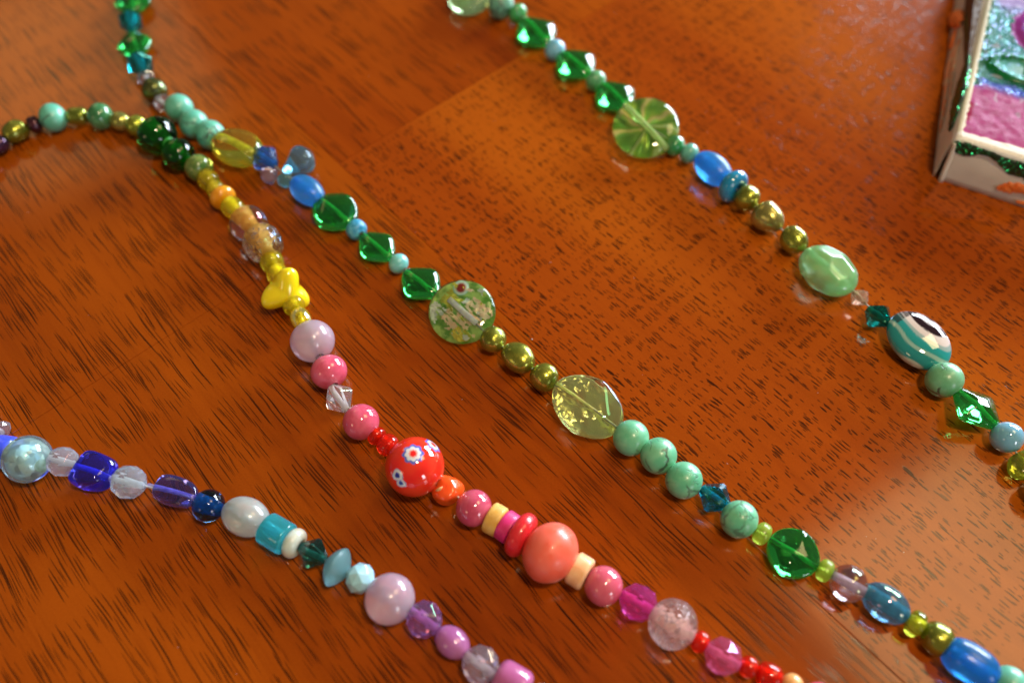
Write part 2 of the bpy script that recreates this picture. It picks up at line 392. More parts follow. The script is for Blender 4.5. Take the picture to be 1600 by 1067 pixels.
def build_bead(kind, L, D, o, parent, idx):
    """returns (object, height of its centre over the table); L, D in metres"""
    T = o.get('T', .5) * min(L, D); col = o.get('c'); zc = D / 2
    nm = o.get('name')
    if kind == 'tq':
        x = link(nm or 'turquoise_bead', lathe(prof_se(L, D, 2.05), 44), turquoise(col[0], col[1], o.get('vein', 1.0)), parent)
    elif kind == 'round':
        x = link(nm or 'round_bead', lathe(prof_se(L, D, o.get('p', 2.0), hole=.09), 44, lump=o.get('lump', .022), seed=idx), o['m'], parent)
    elif kind == 'seed':
        x = link(nm or 'seed_bead', lathe(prof_se(L, D, 2.7, 2.7, hole=.16, n=18), 28), o['m'], parent)
        if 'lin' in o: lining(x, L * .8, D * .19, o['lin'])
    elif kind == 'glass':           # clear lathe bead with its bore showing
        x = link(nm or 'glass_bead', lathe(prof_se(L, D, o.get('p', 2.0), hole=.02), 44, holes=False, lump=o.get('lump', 0), seed=idx), o['m'], parent)
        bore(x, L * .94, D * o.get('br', .11), o.get('bc', (.8, .8, .8)))
    elif kind == 'disc':
        x = link(nm or 'disc_bead', lathe(prof_disc(L, D, o.get('bev', .2)), 48, lump=o.get('lump', 0), seed=idx), o['m'], parent)
    elif kind == 'pearl':
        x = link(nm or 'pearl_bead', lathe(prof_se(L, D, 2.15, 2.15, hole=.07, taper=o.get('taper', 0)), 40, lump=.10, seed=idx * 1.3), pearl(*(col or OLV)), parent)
    elif kind == 'bicone':
        x = link(nm or 'crystal_bead', m_bicone(L, D), o['m'], parent, smooth=False); bore(x, L * .9, D * .09, o.get('bc', (.7, .7, .7)))
    elif kind == 'facet':
        x = link(nm or 'faceted_bead', m_facet(L, D), o['m'], parent, smooth=False)
        if o.get('bore', 1): bore(x, L * .9, D * .08, o.get('bc', (.8, .8, .8)))
    elif kind == 'diamond':
        x = link(nm or 'glass_diamond_bead', m_diamond(L, D, T, o.get('soft', 8), o.get('rnd', 1.0)), o['m'], parent)
        bore(x, L * .86, T * .11, o.get('bc', (.25, .85, .35))); zc = T / 2
    elif kind == 'coin':
        x = link(nm or 'coin_bead', m_coin(L, D, T), o['m'], parent); zc = T / 2
        if o.get('bore', 1): bore(x, L * .9, T * o.get('br', .12), o.get('bc', (.7, .9, .6)))
    elif kind == 'drop':
        x = link(nm or 'teardrop_bead', m_drop(L, D), o['m'], parent)
    elif kind == 'tri':
        x = link(nm or 'three_lobed_bead', m_trilobe(D, L), o['m'], parent)
    elif kind == 'nugget':
        rn = random.Random(idx); pl = []
        for k in range(12):
            v = Vector((rn.gauss(0, 1), rn.gauss(0, 1), rn.gauss(0, 1))).normalized(); e = Vector((v.x * L / 2, v.y * D / 2, v.z * T / 2 * 1.1)); pl.append((v, e.length * .93))
        for v in ((1, 0, 0), (-1, 0, 0)): pl.append((v, L / 2 * .95))
        for v in ((0, 1, 0), (0, -1, 0)): pl.append((v, D / 2))
        for v in ((0, 0, 1), (0, 0, -1)): pl.append((v, T / 2))
        x = link(nm or 'nugget_bead', m_poly(pl, o.get('soft', 9)), o['m'], parent); zc = T / 2
        if o.get('bore', 1): bore(x, L * .9, D * .07, o.get('bc', (.6, .6, .9)))
    elif kind == 'ovalcut':
        pl = [((0, 0, 1), T / 2), ((0, 0, -1), T / 2)]
        for k in range(28):
            a = 2 * math.pi * (k + .5) / 28; n_ = Vector((math.cos(a), math.sin(a))); pl.append(((n_.x, n_.y, 0), math.hypot(n_.x * L / 2, n_.y * D / 2) * 1.02))
        for k in range(4):
            a = R(42 + 90 * k + (8 if k % 2 else 0)); n_ = Vector((math.cos(a), math.sin(a))); d = math.hypot(n_.x * L / 2, n_.y * D / 2) * 1.02
            for sz in (-1, 1): pl.append(((n_.x, n_.y, sz * 1.9), (d + 1.9 * .13 * T) / 2.147))
        x = link(nm or 'glass_oval_bead', m_poly(pl, 18, 96, 64), o['m'], parent); zc = T / 2
        bore(x, L * .93, T * o.get('br', .09), o.get('bc'))
    elif kind == 'ovalfacet':
        pl = []
        for i, t in enumerate((-68, -40, -13, 13, 40, 68)):
            for k in range(10):
                a = 2 * math.pi * (k + .5 * (i % 2)) / 10; v = Vector((math.sin(R(t)), math.cos(R(t)) * math.cos(a), math.cos(R(t)) * math.sin(a)))
                pl.append((v, Vector((v.x * L / 2, v.y * D / 2, v.z * T / 2)).length * .97))
        x = link(nm or 'faceted_bead', m_poly(pl, 34, 96, 64), o['m'], parent); zc = T / 2
        bore(x, L * .9, D * .06, o.get('bc'))
    else: raise ValueError(kind)
    return x, zc

def strand(name, label, beads, cordcol, ends):
    root = thing(name, label, 'bead strand')
    px = [Vector((b[1], b[2])) for b in beads]
    z0 = [ (b[5] if len(b) > 5 else {}) for b in beads]
    centres = []; n = len(beads)
    # sizes first
    dims = []
    for i, b in enumerate(beads):
        kind, u, v, L, D, o = b[0], b[1], b[2], b[3], b[4], b[5]
        if 'ax' in o: tan = Vector(o['ax']).normalized()
        else:
            c = [j for j in range(n) if 'ax' not in beads[j][5] or j == i]
            k = c.index(i); tan = (px[c[min(k + 1, len(c) - 1)]] - px[c[max(k - 1, 0)]]).normalized()
        flat = kind in ('diamond', 'coin', 'nugget', 'ovalcut', 'ovalfacet')
        zc = .0035 if flat else .5 * D * depth(at(u, v)) / FPX
        if 'z' in o: zc = o['z']
        p = at(u, v, zc); q0 = at(u - tan.x * L / 2, v - tan.y * L / 2, zc); q1 = at(u + tan.x * L / 2, v + tan.y * L / 2, zc)
        Lw = (q1 - q0).length; axis = (q1 - q0).normalized(); dp = depth(p); Dw = D * dp / FPX
        if kind in ('round', 'tq', 'facet', 'glass', 'pearl', 'drop', 'tri') and not o.get('raw'):    # solid of revolution: undo the height it shows
            mixk = abs(tan.y); fore = 1 / max(.6, math.sin(math.atan2(H, math.hypot(p.x, p.y)))); Lc = L * dp / FPX
            # apparent length of an ellipsoid along its axis: sqrt((Lw*s)^2 + (Dw*c)^2)
            s = (L * dp / FPX) / Lw if Lw else 1
            if kind == 'tri': Lw = max(Lw - .0 * Dw, Lc) * o.get('lk', .9)
            else: Lw = math.sqrt(max((Lc ** 2 - (Dw ** 2) * (1 - min(1, s) ** 2)) / min(1, s) ** 2, (.5 * Lc) ** 2))
        if flat:
            w0 = at(u + tan.y * D / 2, v - tan.x * D / 2, zc); w1 = at(u - tan.y * D / 2, v + tan.x * D / 2, zc); Dw = (w1 - w0).length * o.get('wk', .90)
        dims.append((Lw, Dw, axis))
    rad = [d[1] / 2 for d in dims]
    # small spacers fill the room left between their neighbours on the cord
    gp_ = [at(b[1], b[2], .003) for b in beads]; on = [i for i in range(n) if not beads[i][5].get('off')]; shift = {}
    for it in range(4):
        for q in range(1, len(on) - 1):
            a_, i, c_ = on[q - 1], on[q], on[q + 1]
            if beads[i][0] not in ('seed', 'disc') and not beads[i][5].get('fill'): continue
            if 'ax' in beads[i][5]: continue
            pa, pc = gp_[a_], gp_[c_]; da, dc = (gp_[i] - pa).length, (pc - gp_[i]).length
            ra, rc = dims[a_][0] / 2 * .96, dims[c_][0] / 2 * .96
            room = da + dc - ra - rc; L0 = dims[i][0]; Ln = max(.75 * L0, min(1.7 * L0, room))
            t = (ra + room / 2) / (da + dc); gp_[i] = gp_[i].lerp(pa.lerp(pc, t), .8); shift[i] = gp_[i]
            dims[i] = (dims[i][0] * .4 + Ln * .6, dims[i][1], dims[i][2])
    objs = []
    for i, b in enumerate(beads):
        kind, u, v, L, D, o = b[0], b[1], b[2], b[3], b[4], b[5]; Lw, Dw, axis = dims[i]
        x, zc = build_bead(kind, Lw, Dw, o, root, i + len(label))
        if kind not in ('diamond', 'coin', 'nugget', 'ovalcut', 'ovalfacet', 'drop'):
            nb = [rad[j] for j in (i - 1, i + 1) if 0 <= j < n and beads[j][0] not in ('diamond', 'coin', 'nugget', 'ovalcut', 'ovalfacet', 'drop')]
            if nb: zc = max(zc, zc + .45 * (sum(nb) / len(nb) - zc))
        zc += o.get('dz', 0) ; tilt = o.get('tilt', 0); roll = o.get('roll', 0)
        if 'z' in o: zc = o['z']
        ax = axis.copy()
        if o.get('yaw'): ax = Matrix.Rotation(R(o['yaw']), 3, 'Z') @ ax
        if tilt: ax = (ax + Vector((0, 0, math.tan(R(tilt))))).normalized()
        yv = Vector((0, 0, 1)).cross(ax).normalized(); zv = ax.cross(yv)
        M = Matrix((ax, yv, zv)).transposed() @ Matrix.Rotation(R(roll), 3, 'X')
        if kind in ('diamond', 'coin', 'ovalcut', 'ovalfacet'): zc += abs(math.sin(R(roll))) * (Dw / 2) * .75 + abs(math.sin(R(tilt))) * (Lw / 2) * .6
        p = at(u, v, zc)
        if i in shift: p = p + (shift[i] - at(u, v, .003))
        x.matrix_world = Matrix.Translation(p) @ M.to_4x4(); x['label'] = b[6] if 'outside' not in b[6] else 'bead'
        if 'outside' in b[6]: del x['label']
        centres.append((p, o)); objs.append((x, M, o, Lw, Dw))
    # the cord through the middle of every bead
    pts = [c[0] for c in centres if not c[1].get('off')]
    d0 = (pts[0] - pts[1]).normalized(); d1 = (pts[-1] - pts[-2]).normalized()
    pts = [pts[0] + d0 * ends[0]] + pts + [pts[-1] + d1 * ends[1]]
    cu = bpy.data.curves.new('thread', 'CURVE'); cu.dimensions = '3D'; cu.bevel_depth = .00022; cu.bevel_resolution = 3
    s = cu.splines.new('POLY'); s.points.add(len(pts) - 1)
    for q, p in zip(s.points, pts): q.co = (*p, 1)
    t = bpy.data.objects.new('thread', cu); C.objects.link(t)
    deps = bpy.context.evaluated_depsgraph_get(); me = bpy.data.meshes.new_from_object(t.evaluated_get(deps)); bpy.data.objects.remove(t)
    me.materials.clear(); link('thread', me, opaque(cordcol, rough=.4, coat=.2, sss=0), root)
    return root, objs

def sd(col, **k): return glass(col, .05, **k)
g_dia = glass(GREEN, .03, .11); g_rim = (.30, .85, .40)
def GD(**k): d = dict(m=g_dia, T=.46, bc=g_rim); d.update(k); return d
frost_blue = glass((.07, .48, 1.0), .30, .38); teal = glass((.0, .30, .34), .01, .12, tf=420.0); clear = glass((.93, .88, .92), .01, .05, tf=300.0)
lime = glass((.62, .85, .12), .28, .45); ylw = glass((.98, .86, .05), .04, .24)
rose = opaque((.62, .075, .15), (.80, .16, .27), .1, .8, .35, .7, 220)
lilac = milky((.90, .70, .95), .1, .68); red_s = glass((.95, .045, .015), .04, .40); olg = glass((.55, .55, .08), .06, .25, tf=350.0)

MID = [
 ('diamond', 208, 3, 44, 57, GD(), 'green glass bead cut by the top edge'),
 ('bicone', 204, 34, 29, 38, dict(m=teal), 'teal iridescent crystal'),
 ('diamond', 211, 70, 44, 60, GD(rnd=1.02), 'translucent dark green bead'),
 ('bicone', 219, 100, 32, 42, dict(m=teal), 'blue green iridescent crystal'),
 ('bicone', 228, 122, 18, 28, dict(m=clear), 'small clear crystal'),
 ('pearl', 241, 141, 38, 38, dict(c=((.16, .17, .03), (.10, .13, .05))), 'dark olive pearl'),
 ('facet', 254, 161, 24, 29, dict(m=clear), 'clear faceted crystal'),
 ('tq', 280, 169, 43, 43, dict(c=TQ2, vein=.3), 'plain mint turquoise'),
 ('tq', 303, 194, 44, 45, dict(c=TQ2, vein=.6), 'mint turquoise with a faint vein'),
 ('tq', 329, 211, 44, 46, dict(c=TQ2), 'turquoise with one dark vein'),
 ('coin', 371, 231, 74, 58, dict(m=glass((.80, .82, .12), .015, .08), T=.62, bc=(.75, .7, .2), roll=-8, name='glass_oval_bead'), 'clear yellow green glass bead with a pale band'),
 ('bicone', 414, 248, 40, 44, dict(m=glass((.12, .30, .85), .01, .15), bc=(.1, .5, .65)), 'sapphire blue bicone'),
 ('drop', 422, 273, 30, 28, dict(m=glass((.72, .72, .98), .02, .1), ax=(-12, 9), off=1), 'small lilac glass drop'),
 ('drop', 466, 254, 56, 46, dict(m=glass((.25, .62, .85), .02, .12), ax=(40, -26), off=1), 'sky blue glass teardrop'),
 ('drop', 447, 278, 32, 25, dict(m=glass((.40, .85, .95), .03, .2), ax=(-5, 14), off=1), 'small aqua glass drop'),
 ('glass', 480, 298, 60, 43, dict(m=frost_blue, bc=(.1, .5, 1), name='frosted_bead'), 'frosted blue oval'),
 ('ovalcut', 524, 331, 68, 66, GD(name='glass_lozenge_bead'), 'rounded green glass bead'),
 ('seed', 558, 358, 24, 33, dict(m=opaque((.03, .28, .52), (.12, .50, .70), .3, .3, .1, 1, 700, 1.0)), 'mottled blue spacer'),
 ('diamond', 589, 386, 66, 57, GD(), 'green glass diamond'),
 ('round', 623, 412, 30, 33, dict(m=opaque((.17, .56, .56), (.25, .66, .62), .12, .8, .2)), 'small aqua round'),
 ('diamond', 658, 443, 70, 63, GD(), 'green glass diamond beside the foil coin'),
 ('coin', 722, 487, 96, 92, dict(m=glass((.86, .97, .80), .01, .0), T=.26, foil=1, wk=1.0, bore=0, name='foil_coin_bead', roll=14, tilt=-8), 'round glass coin with cracked gold and silver foil'),
 ('pearl', 771, 531, 40, 42, dict(taper=-.05), 'olive green pearl'),
 ('pearl', 810, 560, 56, 46, dict(), 'long olive green pearl'),
 ('pearl', 850.5, 590, 45, 44, dict(), 'shiny olive green pearl'),
 ('ovalcut', 918, 635, 126, 90, dict(m=glass((.90, .97, .58), .01, .03, tf=380.0), T=.46, wk=.90, lustre=1, bc=(.75, .85, .35), br=.05, name='glass_oval_bead', roll=9, tilt=-4), 'large flat oval of clear yellow green glass'),
 ('tq', 986, 684, 55, 57, dict(c=TQ), 'mint turquoise with branching veins'),
 ('tq', 1029, 712, 56, 58, dict(c=TQ, vein=.9), 'mint turquoise with a straight vein'),
 ('tq', 1068.6, 750, 57, 58, dict(c=TQ, vein=.7), 'mint turquoise with a dark mark below'),
 ('bicone', 1117, 777, 52, 52, dict(m=glass((.0, .32, .48), .01, .08, tf=420.0), bc=(.1, .5, .6)), 'deep teal bicone crystal'),
 ('tq', 1155, 811, 57, 59, dict(c=TQ, vein=.7), 'speckled mint turquoise'),
 ('seed', 1192, 832, 28, 36, dict(m=lime), 'frosted lime spacer'),
 ('ovalcut', 1239, 864, 92, 82, GD(name='glass_lozenge_bead'), 'large rounded green glass diamond'),
 ('seed', 1288, 891, 30, 36, dict(m=lime), 'second frosted lime spacer'),
 ('glass', 1326, 911, 56, 58, dict(m=glass((.84, .76, .85), .01, .03, tf=260.0), bc=(.62, .50, .55), br=.09), 'clear colourless round glass'),
 ('glass', 1384, 942, 76, 56, dict(m=glass((.16, .42, .62), .03, .22, tf=450.0), bc=(.12, .5, .55), br=.15), 'smoky blue lustred oval'),
 ('seed', 1423, 976, 36, 44, dict(m=glass((.62, .72, .06), .05, .2), lin=(.8, .75, .2)), 'silver lined olive seed bead'),
 ('pearl', 1465.5, 998, 50, 49, dict(), 'olive lustred bead'),
 ('glass', 1516, 1035, 86, 62, dict(m=glass((.03, .40, .98), .25, .35), bc=(.05, .5, .95), p=2.5, name='frosted_bead'), 'long frosted royal blue barrel'),
 ('tq', 1576, 1068, 52, 56, dict(c=TQ2, vein=.2), 'turquoise at the bottom edge'),
 ('pearl', 1622, 1098, 50, 50, dict(), 'pearl just outside the frame')]
RIGHT = [
 ('coin', 737, -6, 62, 62, dict(m=glass((.62, .88, .50), .02, .15), T=.45), 'pale green glass coin cut by the top edge'),
 ('tq', 783, 8, 40, 44, dict(c=((.10, .34, .24), (.17, .42, .31))), 'mottled grey green stone'),
 ('round', 809, 22, 27, 32, dict(m=opaque((.045, .34, .10), (.10, .45, .18), .2, .6, .15)), 'small leaf green round'),
 ('diamond', 838, 51, 62, 55, GD(), 'topmost green glass diamond'),
 ('round', 867, 79, 31, 34, dict(m=opaque((.16, .46, .66), (.22, .54, .72), .2, .5, .2)), 'small sky blue round'),
 ('diamond', 899.5, 101, 64, 55, GD(), 'green glass diamond below the sky blue round'),
 ('round', 931, 127, 31, 34, dict(m=opaque((.05, .30, .12), (.16, .48, .25), .25, .5, .1, 1, 500)), 'small mottled green round'),
 ('diamond', 961, 151, 64, 56, GD(), 'green glass diamond beside the swirled coin'),
 ('coin', 1009, 200, 90, 82, dict(m=glass((.86, .97, .62), .015, .03), T=.34, wk=.94, swirl=1, bc=(.7, .95, .5), name='swirled_coin_bead', roll=14, tilt=-8), 'round lime glass coin with swirled stripes inside'),
 ('round', 1054, 228, 31, 34, dict(m=opaque((.02, .26, .085), (.06, .36, .15), .1, .8, .15)), 'small emerald round'),
 ('round', 1077, 240, 28, 32, dict(m=opaque((.10, .44, .36), (.17, .52, .44), .25, .6, .15)), 'small aqua green round'),
 ('glass', 1114, 264, 68, 45, dict(m=frost_blue, bc=(.05, .55, .95), br=.15, name='frosted_bead'), 'frosted sky blue oval'),
 ('disc', 1138, 291, 21, 54, dict(m=opaque((.01, .22, .46), (.03, .32, .55), .1, .9, .1), bev=.48, tilt=8), 'glossy blue saucer'),
 ('pearl', 1167, 310, 40, 41, dict(), 'round olive pearl'),
 ('pearl', 1201, 341, 52, 44, dict(c=((.48, .42, .13), (.36, .33, .08)), taper=-.22), 'golden teardrop pearl'),
 ('pearl', 1241, 376, 46, 41, dict(taper=-.08), 'olive pearl beside the mint oval'),
 ('ovalfacet', 1294, 423, 104, 68, dict(m=milky((.34, .84, .40), .08, .68), T=.66, bc=(.6, .9, .6), wk=.90), 'large milky mint faceted oval'),
 ('bicone', 1343, 465, 28, 31, dict(m=glass((.95, .70, .52), .01, .20)), 'small peach crystal'),
 ('bicone', 1372, 494, 42, 45, dict(m=glass((.0, .30, .24), .01, .06, tf=400.0), bc=(.0, .35, .3)), 'dark teal bicone crystal'),
 ('coin', 1435, 532, 112, 74, dict(m=attrmat(.04, 1.0, 0, .0), T=.5, agate=1, bore=0, wk=.90, name='striped_oval_bead', roll=6, tilt=-3), 'glossy oval striped in teal, silver and black'),
 ('tq', 1475.6, 593.5, 54, 57, dict(c=((.13, .42, .22), (.20, .52, .32))), 'green turquoise with looping dark veins'),
 ('diamond', 1525, 638, 84, 68, GD(roll=-18, soft=26), 'large green glass diamond lying tilted'),
 ('round', 1573, 683, 48, 50, dict(m=opaque((.17, .42, .60), (.22, .48, .66), .12, .8, .25)), 'powder blue round'),
 ('nugget', 1600, 727, 48, 50, dict(m=glass((.42, .46, .05), .06, .3), T=.8, bc=(.5, .5, .1)), 'olive glass nugget cut by the right edge'),
 ('pearl', 1632, 768, 50, 50, dict(), 'pearl outside the frame')]
YEL = [
 ('pearl', -28, 246, 34, 34, dict(c=((.10, .04, .07), (.05, .03, .06))), 'dark bead outside the frame'),
 ('seed', 0, 223, 22, 29, dict(m=pearl((.10, .03, .09), (.04, .02, .06))), 'dark purple metallic seed bead'),
 ('pearl', 24, 206, 40, 34, dict(), 'olive pearl near the left edge'),
 ('seed', 56, 199, 24, 27, dict(m=pearl((.13, .03, .05), (.06, .02, .04))), 'dark maroon seed bead'),
 ('tq', 83, 184, 40, 44, dict(c=TQ2), 'turquoise with a dark crack'),
 ('round', 121, 182, 32, 28, dict(m=pearl((.38, .36, .05), (.22, .28, .03)), p=3.0, name='barrel_bead'), 'shiny olive barrel'),
 ('round', 157, 182, 38, 42, dict(m=opaque((.035, .17, .06), (.09, .27, .12), .2, .7, .1, 1, 400)), 'dark jade green round'),
 ('pearl', 187, 190, 34, 30, dict(c=((.48, .46, .12), (.30, .33, .05))), 'pale olive pearl'),
 ('pearl', 214, 197, 32, 34, dict(c=((.42, .46, .05), (.28, .38, .03))), 'lime pearl'),
 ('glass', 246, 213, 46, 64, dict(raw=1, p=1.8, m=glass((.01, .20, .03), .02, .02), bc=(.03, .50, .06), br=.17, name='glass_rondelle_bead'), 'large bottle green glass rondelle'),
 ('glass', 279, 242, 36, 50, dict(raw=1, p=2.3, m=glass((.01, .22, .03), .02, .02), bc=(.03, .50, .06), br=.2, name='glass_ring_bead'), 'smaller bottle green glass ring'),
 ('round', 311, 263, 38, 43, dict(p=2.6, m=opaque((.06, .15, .03), (.20, .26, .06), .15, .8, .1, 1, 500), name='melon_bead'), 'mottled green and gold bead'),
 ('seed', 325, 284, 20, 33, dict(m=ylw, lin=(.9, .8, .15)), 'yellow glass seed bead'),
 ('seed', 337, 293, 12, 28, dict(m=ylw, lin=(.9, .8, .15)), 'thin yellow glass seed bead'),
 ('round', 348, 309, 32, 41, dict(m=opaque((.74, .29, .008), (.80, .36, .02), .12, .8, .15), p=2.6, name='barrel_bead'), 'amber orange opaque bead'),
 ('seed', 367, 327, 22, 34, dict(m=ylw, lin=(.85, .8, .1)), 'clear yellow seed bead'),
 ('glass', 389, 350, 42, 58, dict(raw=1, p=2.2, m=glass((.93, .82, .66), .02, .02, tf=320.0), bc=(.90, .50, .08), br=.15), 'clear smoky bead round an amber core'),
 ('glass', 411, 380, 44, 60, dict(raw=1, p=2.5, m=glass((.93, .83, .60), .03, .03, tf=380.0, wob=1.5), bc=(.85, .55, .12), br=.16), 'crackled smoky bead with a golden core'),
 ('seed', 423, 411, 22, 37, dict(m=ylw, lin=(.95, .85, .1)), 'bright yellow seed bead'),
 ('seed', 433, 428, 22, 34, dict(m=ylw, lin=(.95, .85, .1)), 'yellow seed bead above the lobed bead'),
 ('tri', 447, 456, 34, 84, dict(m=opaque((.86, .70, .008), (.90, .76, .015), .1, .9, .3), z=.0046, roll=62, tilt=22, lk=1.0), 'opaque yellow bead with three wavy lobes'),
 ('seed', 461, 474, 22, 35, dict(m=ylw, lin=(.9, .8, .1)), 'yellow seed bead below the lobed bead'),
 ('seed', 472, 493, 26, 31, dict(m=ylw, lin=(.9, .85, .2)), 'square yellow seed bead'),
 ('round', 488.5, 533, 66, 69, dict(m=lilac, name='milky_bead'), 'milky lilac round'),
 ('round', 514, 581, 54, 58, dict(m=rose), 'glossy rose pink round'),
 ('bicone', 530, 622, 44, 48, dict(m=glass((.98, .94, .98), .01, .10, tf=260.0), bc=(.95, .95, .95)), 'clear iridescent bicone'),
 ('round', 564, 659, 56, 58, dict(m=rose), 'rose pink round above the red seeds'),
 ('seed', 583, 682, 20, 31, dict(m=red_s, lin=(.95, .25, .05)), 'red seed bead'),
 ('seed', 600, 699, 26, 36, dict(m=red_s, lin=(.9, .12, .05)), 'larger red seed bead'),
 ('round', 648, 729, 93, 95, dict(m=attrmat(.07, .9, .25), flowers=1, name='flower_bead'), 'large red round with blue and white flowers'),
 ('nugget', 698.6, 764.5, 50, 55, dict(m=opaque((.88, .085, .012), (.92, .13, .02), .12, .8, .35), T=.95, soft=7, bore=0), 'orange red nugget with a pale chip'),
 ('round', 740.5, 793.5, 56, 59, dict(m=opaque((.52, .06, .13), (.66, .13, .22), .1, .8, .3, .7, 220)), 'dusky rose round'),
 ('disc', 777, 808, 23, 50, dict(m=opaque((.70, .38, .07), (.78, .50, .14), .45, .1, .1, 1, 500)), 'mustard yellow wooden disc'),
 ('disc', 793, 822, 21, 50, dict(m=opaque((.78, .03, .26), (.62, .02, .16), .4, .15, .2, 1, 300)), 'magenta disc'),
 ('disc', 813, 833, 24, 74, dict(m=opaque((.68, .02, .03), (.78, .04, .06), .28, .3, .2), bev=.48), 'wide red saucer'),
 ('round', 860, 863, 84, 97, dict(m=opaque((.90, .13, .075), (.88, .19, .14), .34, .12, .3, .8, 150), name='wooden_bead'), 'large coral round'),
 ('disc', 907, 892, 30, 53, dict(m=opaque((.84, .44, .20), (.88, .54, .30), .45, .1, .2, 1, 300)), 'peach wooden disc'),
 ('round', 943, 915, 60, 62, dict(m=opaque((.62, .10, .17), (.74, .18, .26), .1, .8, .35)), 'rose round below the peach disc'),
 ('facet', 997.5, 941, 58, 58, dict(m=glass((.98, .14, .62), .02, .22, tf=350.0), bc=(.95, .3, .65)), 'hot pink faceted crystal'),
 ('glass', 1051, 974.6, 76, 79, dict(m=glass((.98, .78, .80), .03, .14, wob=2.5), bc=(.95, .65, .6), name='crackle_bead'), 'pale pink crackled round'),
 ('seed', 1096, 1001, 28, 35, dict(m=red_s, lin=(.95, .08, .02)), 'red seed bead beside the crackled round'),
 ('facet', 1130, 1025, 56, 59, dict(m=glass((.93, .25, .50), .02, .25, tf=350.0), bc=(.95, .6, .7)), 'pink faceted crystal'),
 ('seed', 1168, 1043, 26, 34, dict(m=red_s, lin=(.95, .08, .02)), 'red seed bead near the bottom edge'),
 ('seed', 1196, 1052, 32, 40, dict(m=red_s, lin=(.95, .08, .02)), 'wide red seed bead near the bottom edge'),
 ('round', 1238, 1070, 34, 36, dict(m=opaque((.82, .40, .14), (.88, .5, .2), .3, .3, .2)), 'peach bead at the bottom edge'),
 ('round', 1280, 1092, 50, 52, dict(m=rose), 'rose bead outside the frame')]
cob = glass((.09, .09, .95), .02, .10)
BLU = [
 ('facet', -34, 640, 44, 44, dict(m=clear), 'crystal outside the frame'),
 ('facet', 0, 672, 26, 34, dict(m=glass((.85, .82, .95), .02, .15)), 'pale lilac crystal at the left edge'),
 ('disc', 7, 706, 38, 52, dict(m=opaque((.05, .09, .80), (.08, .14, .85), .25, .4, .2), name='tube_bead', ax=(1, .15), bev=.3), 'opaque cornflower blue bead'),
 ('glass', 43, 717, 72, 75, dict(m=glass((.55, .88, 1.0), .02, .16), core=1, bc=(.8, .85, .6), name='foil_lined_bead'), 'large pale blue round with silver foil inside'),
 ('facet', 98, 721, 48, 48, dict(m=glass((.80, .86, 1.0), .02, .24, tf=300.0), bc=(.9, .85, .8)), 'clear faceted crystal'),
 ('nugget', 144.5, 738, 72, 72, dict(m=cob, T=.8, wk=.82, soft=5, bc=(.3, .3, .95)), 'cobalt blue twisted nugget'),
 ('facet', 201, 753, 54, 54, dict(m=glass((.74, .86, 1.0), .02, .26, tf=300.0), bc=(.9, .88, .85)), 'second clear faceted crystal'),
 ('nugget', 271, 769.5, 92, 58, dict(m=glass((.28, .28, .95), .015, .05), T=.8, wk=.86, soft=4.5, bc=(.55, .5, .9)), 'violet blue glass nugget'),
 ('glass', 326, 790, 50, 52, dict(m=glass((.03, .12, .30), .02, .03), bc=(.02, .45, .85), br=.17), 'navy round with a turquoise bore'),
 ('round', 384, 807, 76, 61, dict(m=milky((.76, .88, 1.0), .09, .7), name='moonstone_bead'), 'milky white moonstone oval'),
 ('disc', 431, 832, 46, 52, dict(m=glass((.10, .82, .98), .03, .35), bev=.12, name='glass_tube_bead', lk=.85), 'aqua glass tube'),
 ('disc', 456, 849.5, 18, 49, dict(m=opaque((.62, .62, .50), (.60, .72, .70), .2, .6, .2, 1, 300), bev=.48, name='shell_disc_bead'), 'pearly shell disc'),
 ('bicone', 489, 864, 46, 49, dict(m=glass((.05, .30, .28), .01, .1), bc=(.15, .45, .42)), 'dark green bicone crystal'),
 ('round', 527, 886, 44, 64, dict(m=glass((.38, .78, .90), .35, .45), p=1.45, name='frosted_saucer_bead'), 'frosted aqua saucer'),
 ('facet', 563, 903, 44, 49, dict(m=opaque((.40, .72, .88), None, .15, .6, .4), bore=0), 'powder blue faceted bead'),
 ('round', 609, 935, 78, 80, dict(m=milky((.92, .66, .86), .1, .68), name='milky_bead'), 'milky mauve round'),
 ('facet', 663, 967, 56, 58, dict(m=glass((.62, .34, .85), .02, .15, tf=420.0), bc=(.95, .5, .7)), 'purple iridescent crystal'),
 ('round', 707, 1003, 60, 47, dict(m=opaque((.42, .13, .40), (.56, .24, .52), .12, .8, .3)), 'mauve pearl oval'),
 ('facet', 751, 1038, 58, 60, dict(m=glass((.82, .74, .90), .02, .2, tf=300.0), bc=(.95, .85, .9)), 'clear lilac crystal at the bottom edge'),
 ('disc', 797, 1066, 52, 60, dict(m=opaque((.42, .10, .28), (.50, .16, .36), .15, .8, .2), bev=.25, name='tube_bead'), 'mauve cube bead cut by the bottom edge'),
 ('facet', 848, 1096, 54, 56, dict(m=clear), 'crystal outside the frame')]

S1, O1 = strand('bead_strand', 'long middle strand of mint turquoise, green glass diamonds and olive pearls with a foil coin', MID, (.3, .32, .28), (.06, .05))
S2, O2 = strand('bead_strand', 'strand nearest the painted canvas, with a milky mint oval and a teal striped oval', RIGHT, (.3, .32, .28), (.06, .05))
S3, O3 = strand('bead_strand', 'curving strand turning from olive to yellow to red, with a red flower bead', YEL, (.5, .4, .3), (.05, .05))
S4, O4 = strand('bead_strand', 'blue to lilac strand at the lower left with cobalt nuggets and a white moonstone oval', BLU, (.45, .48, .6), (.05, .05))

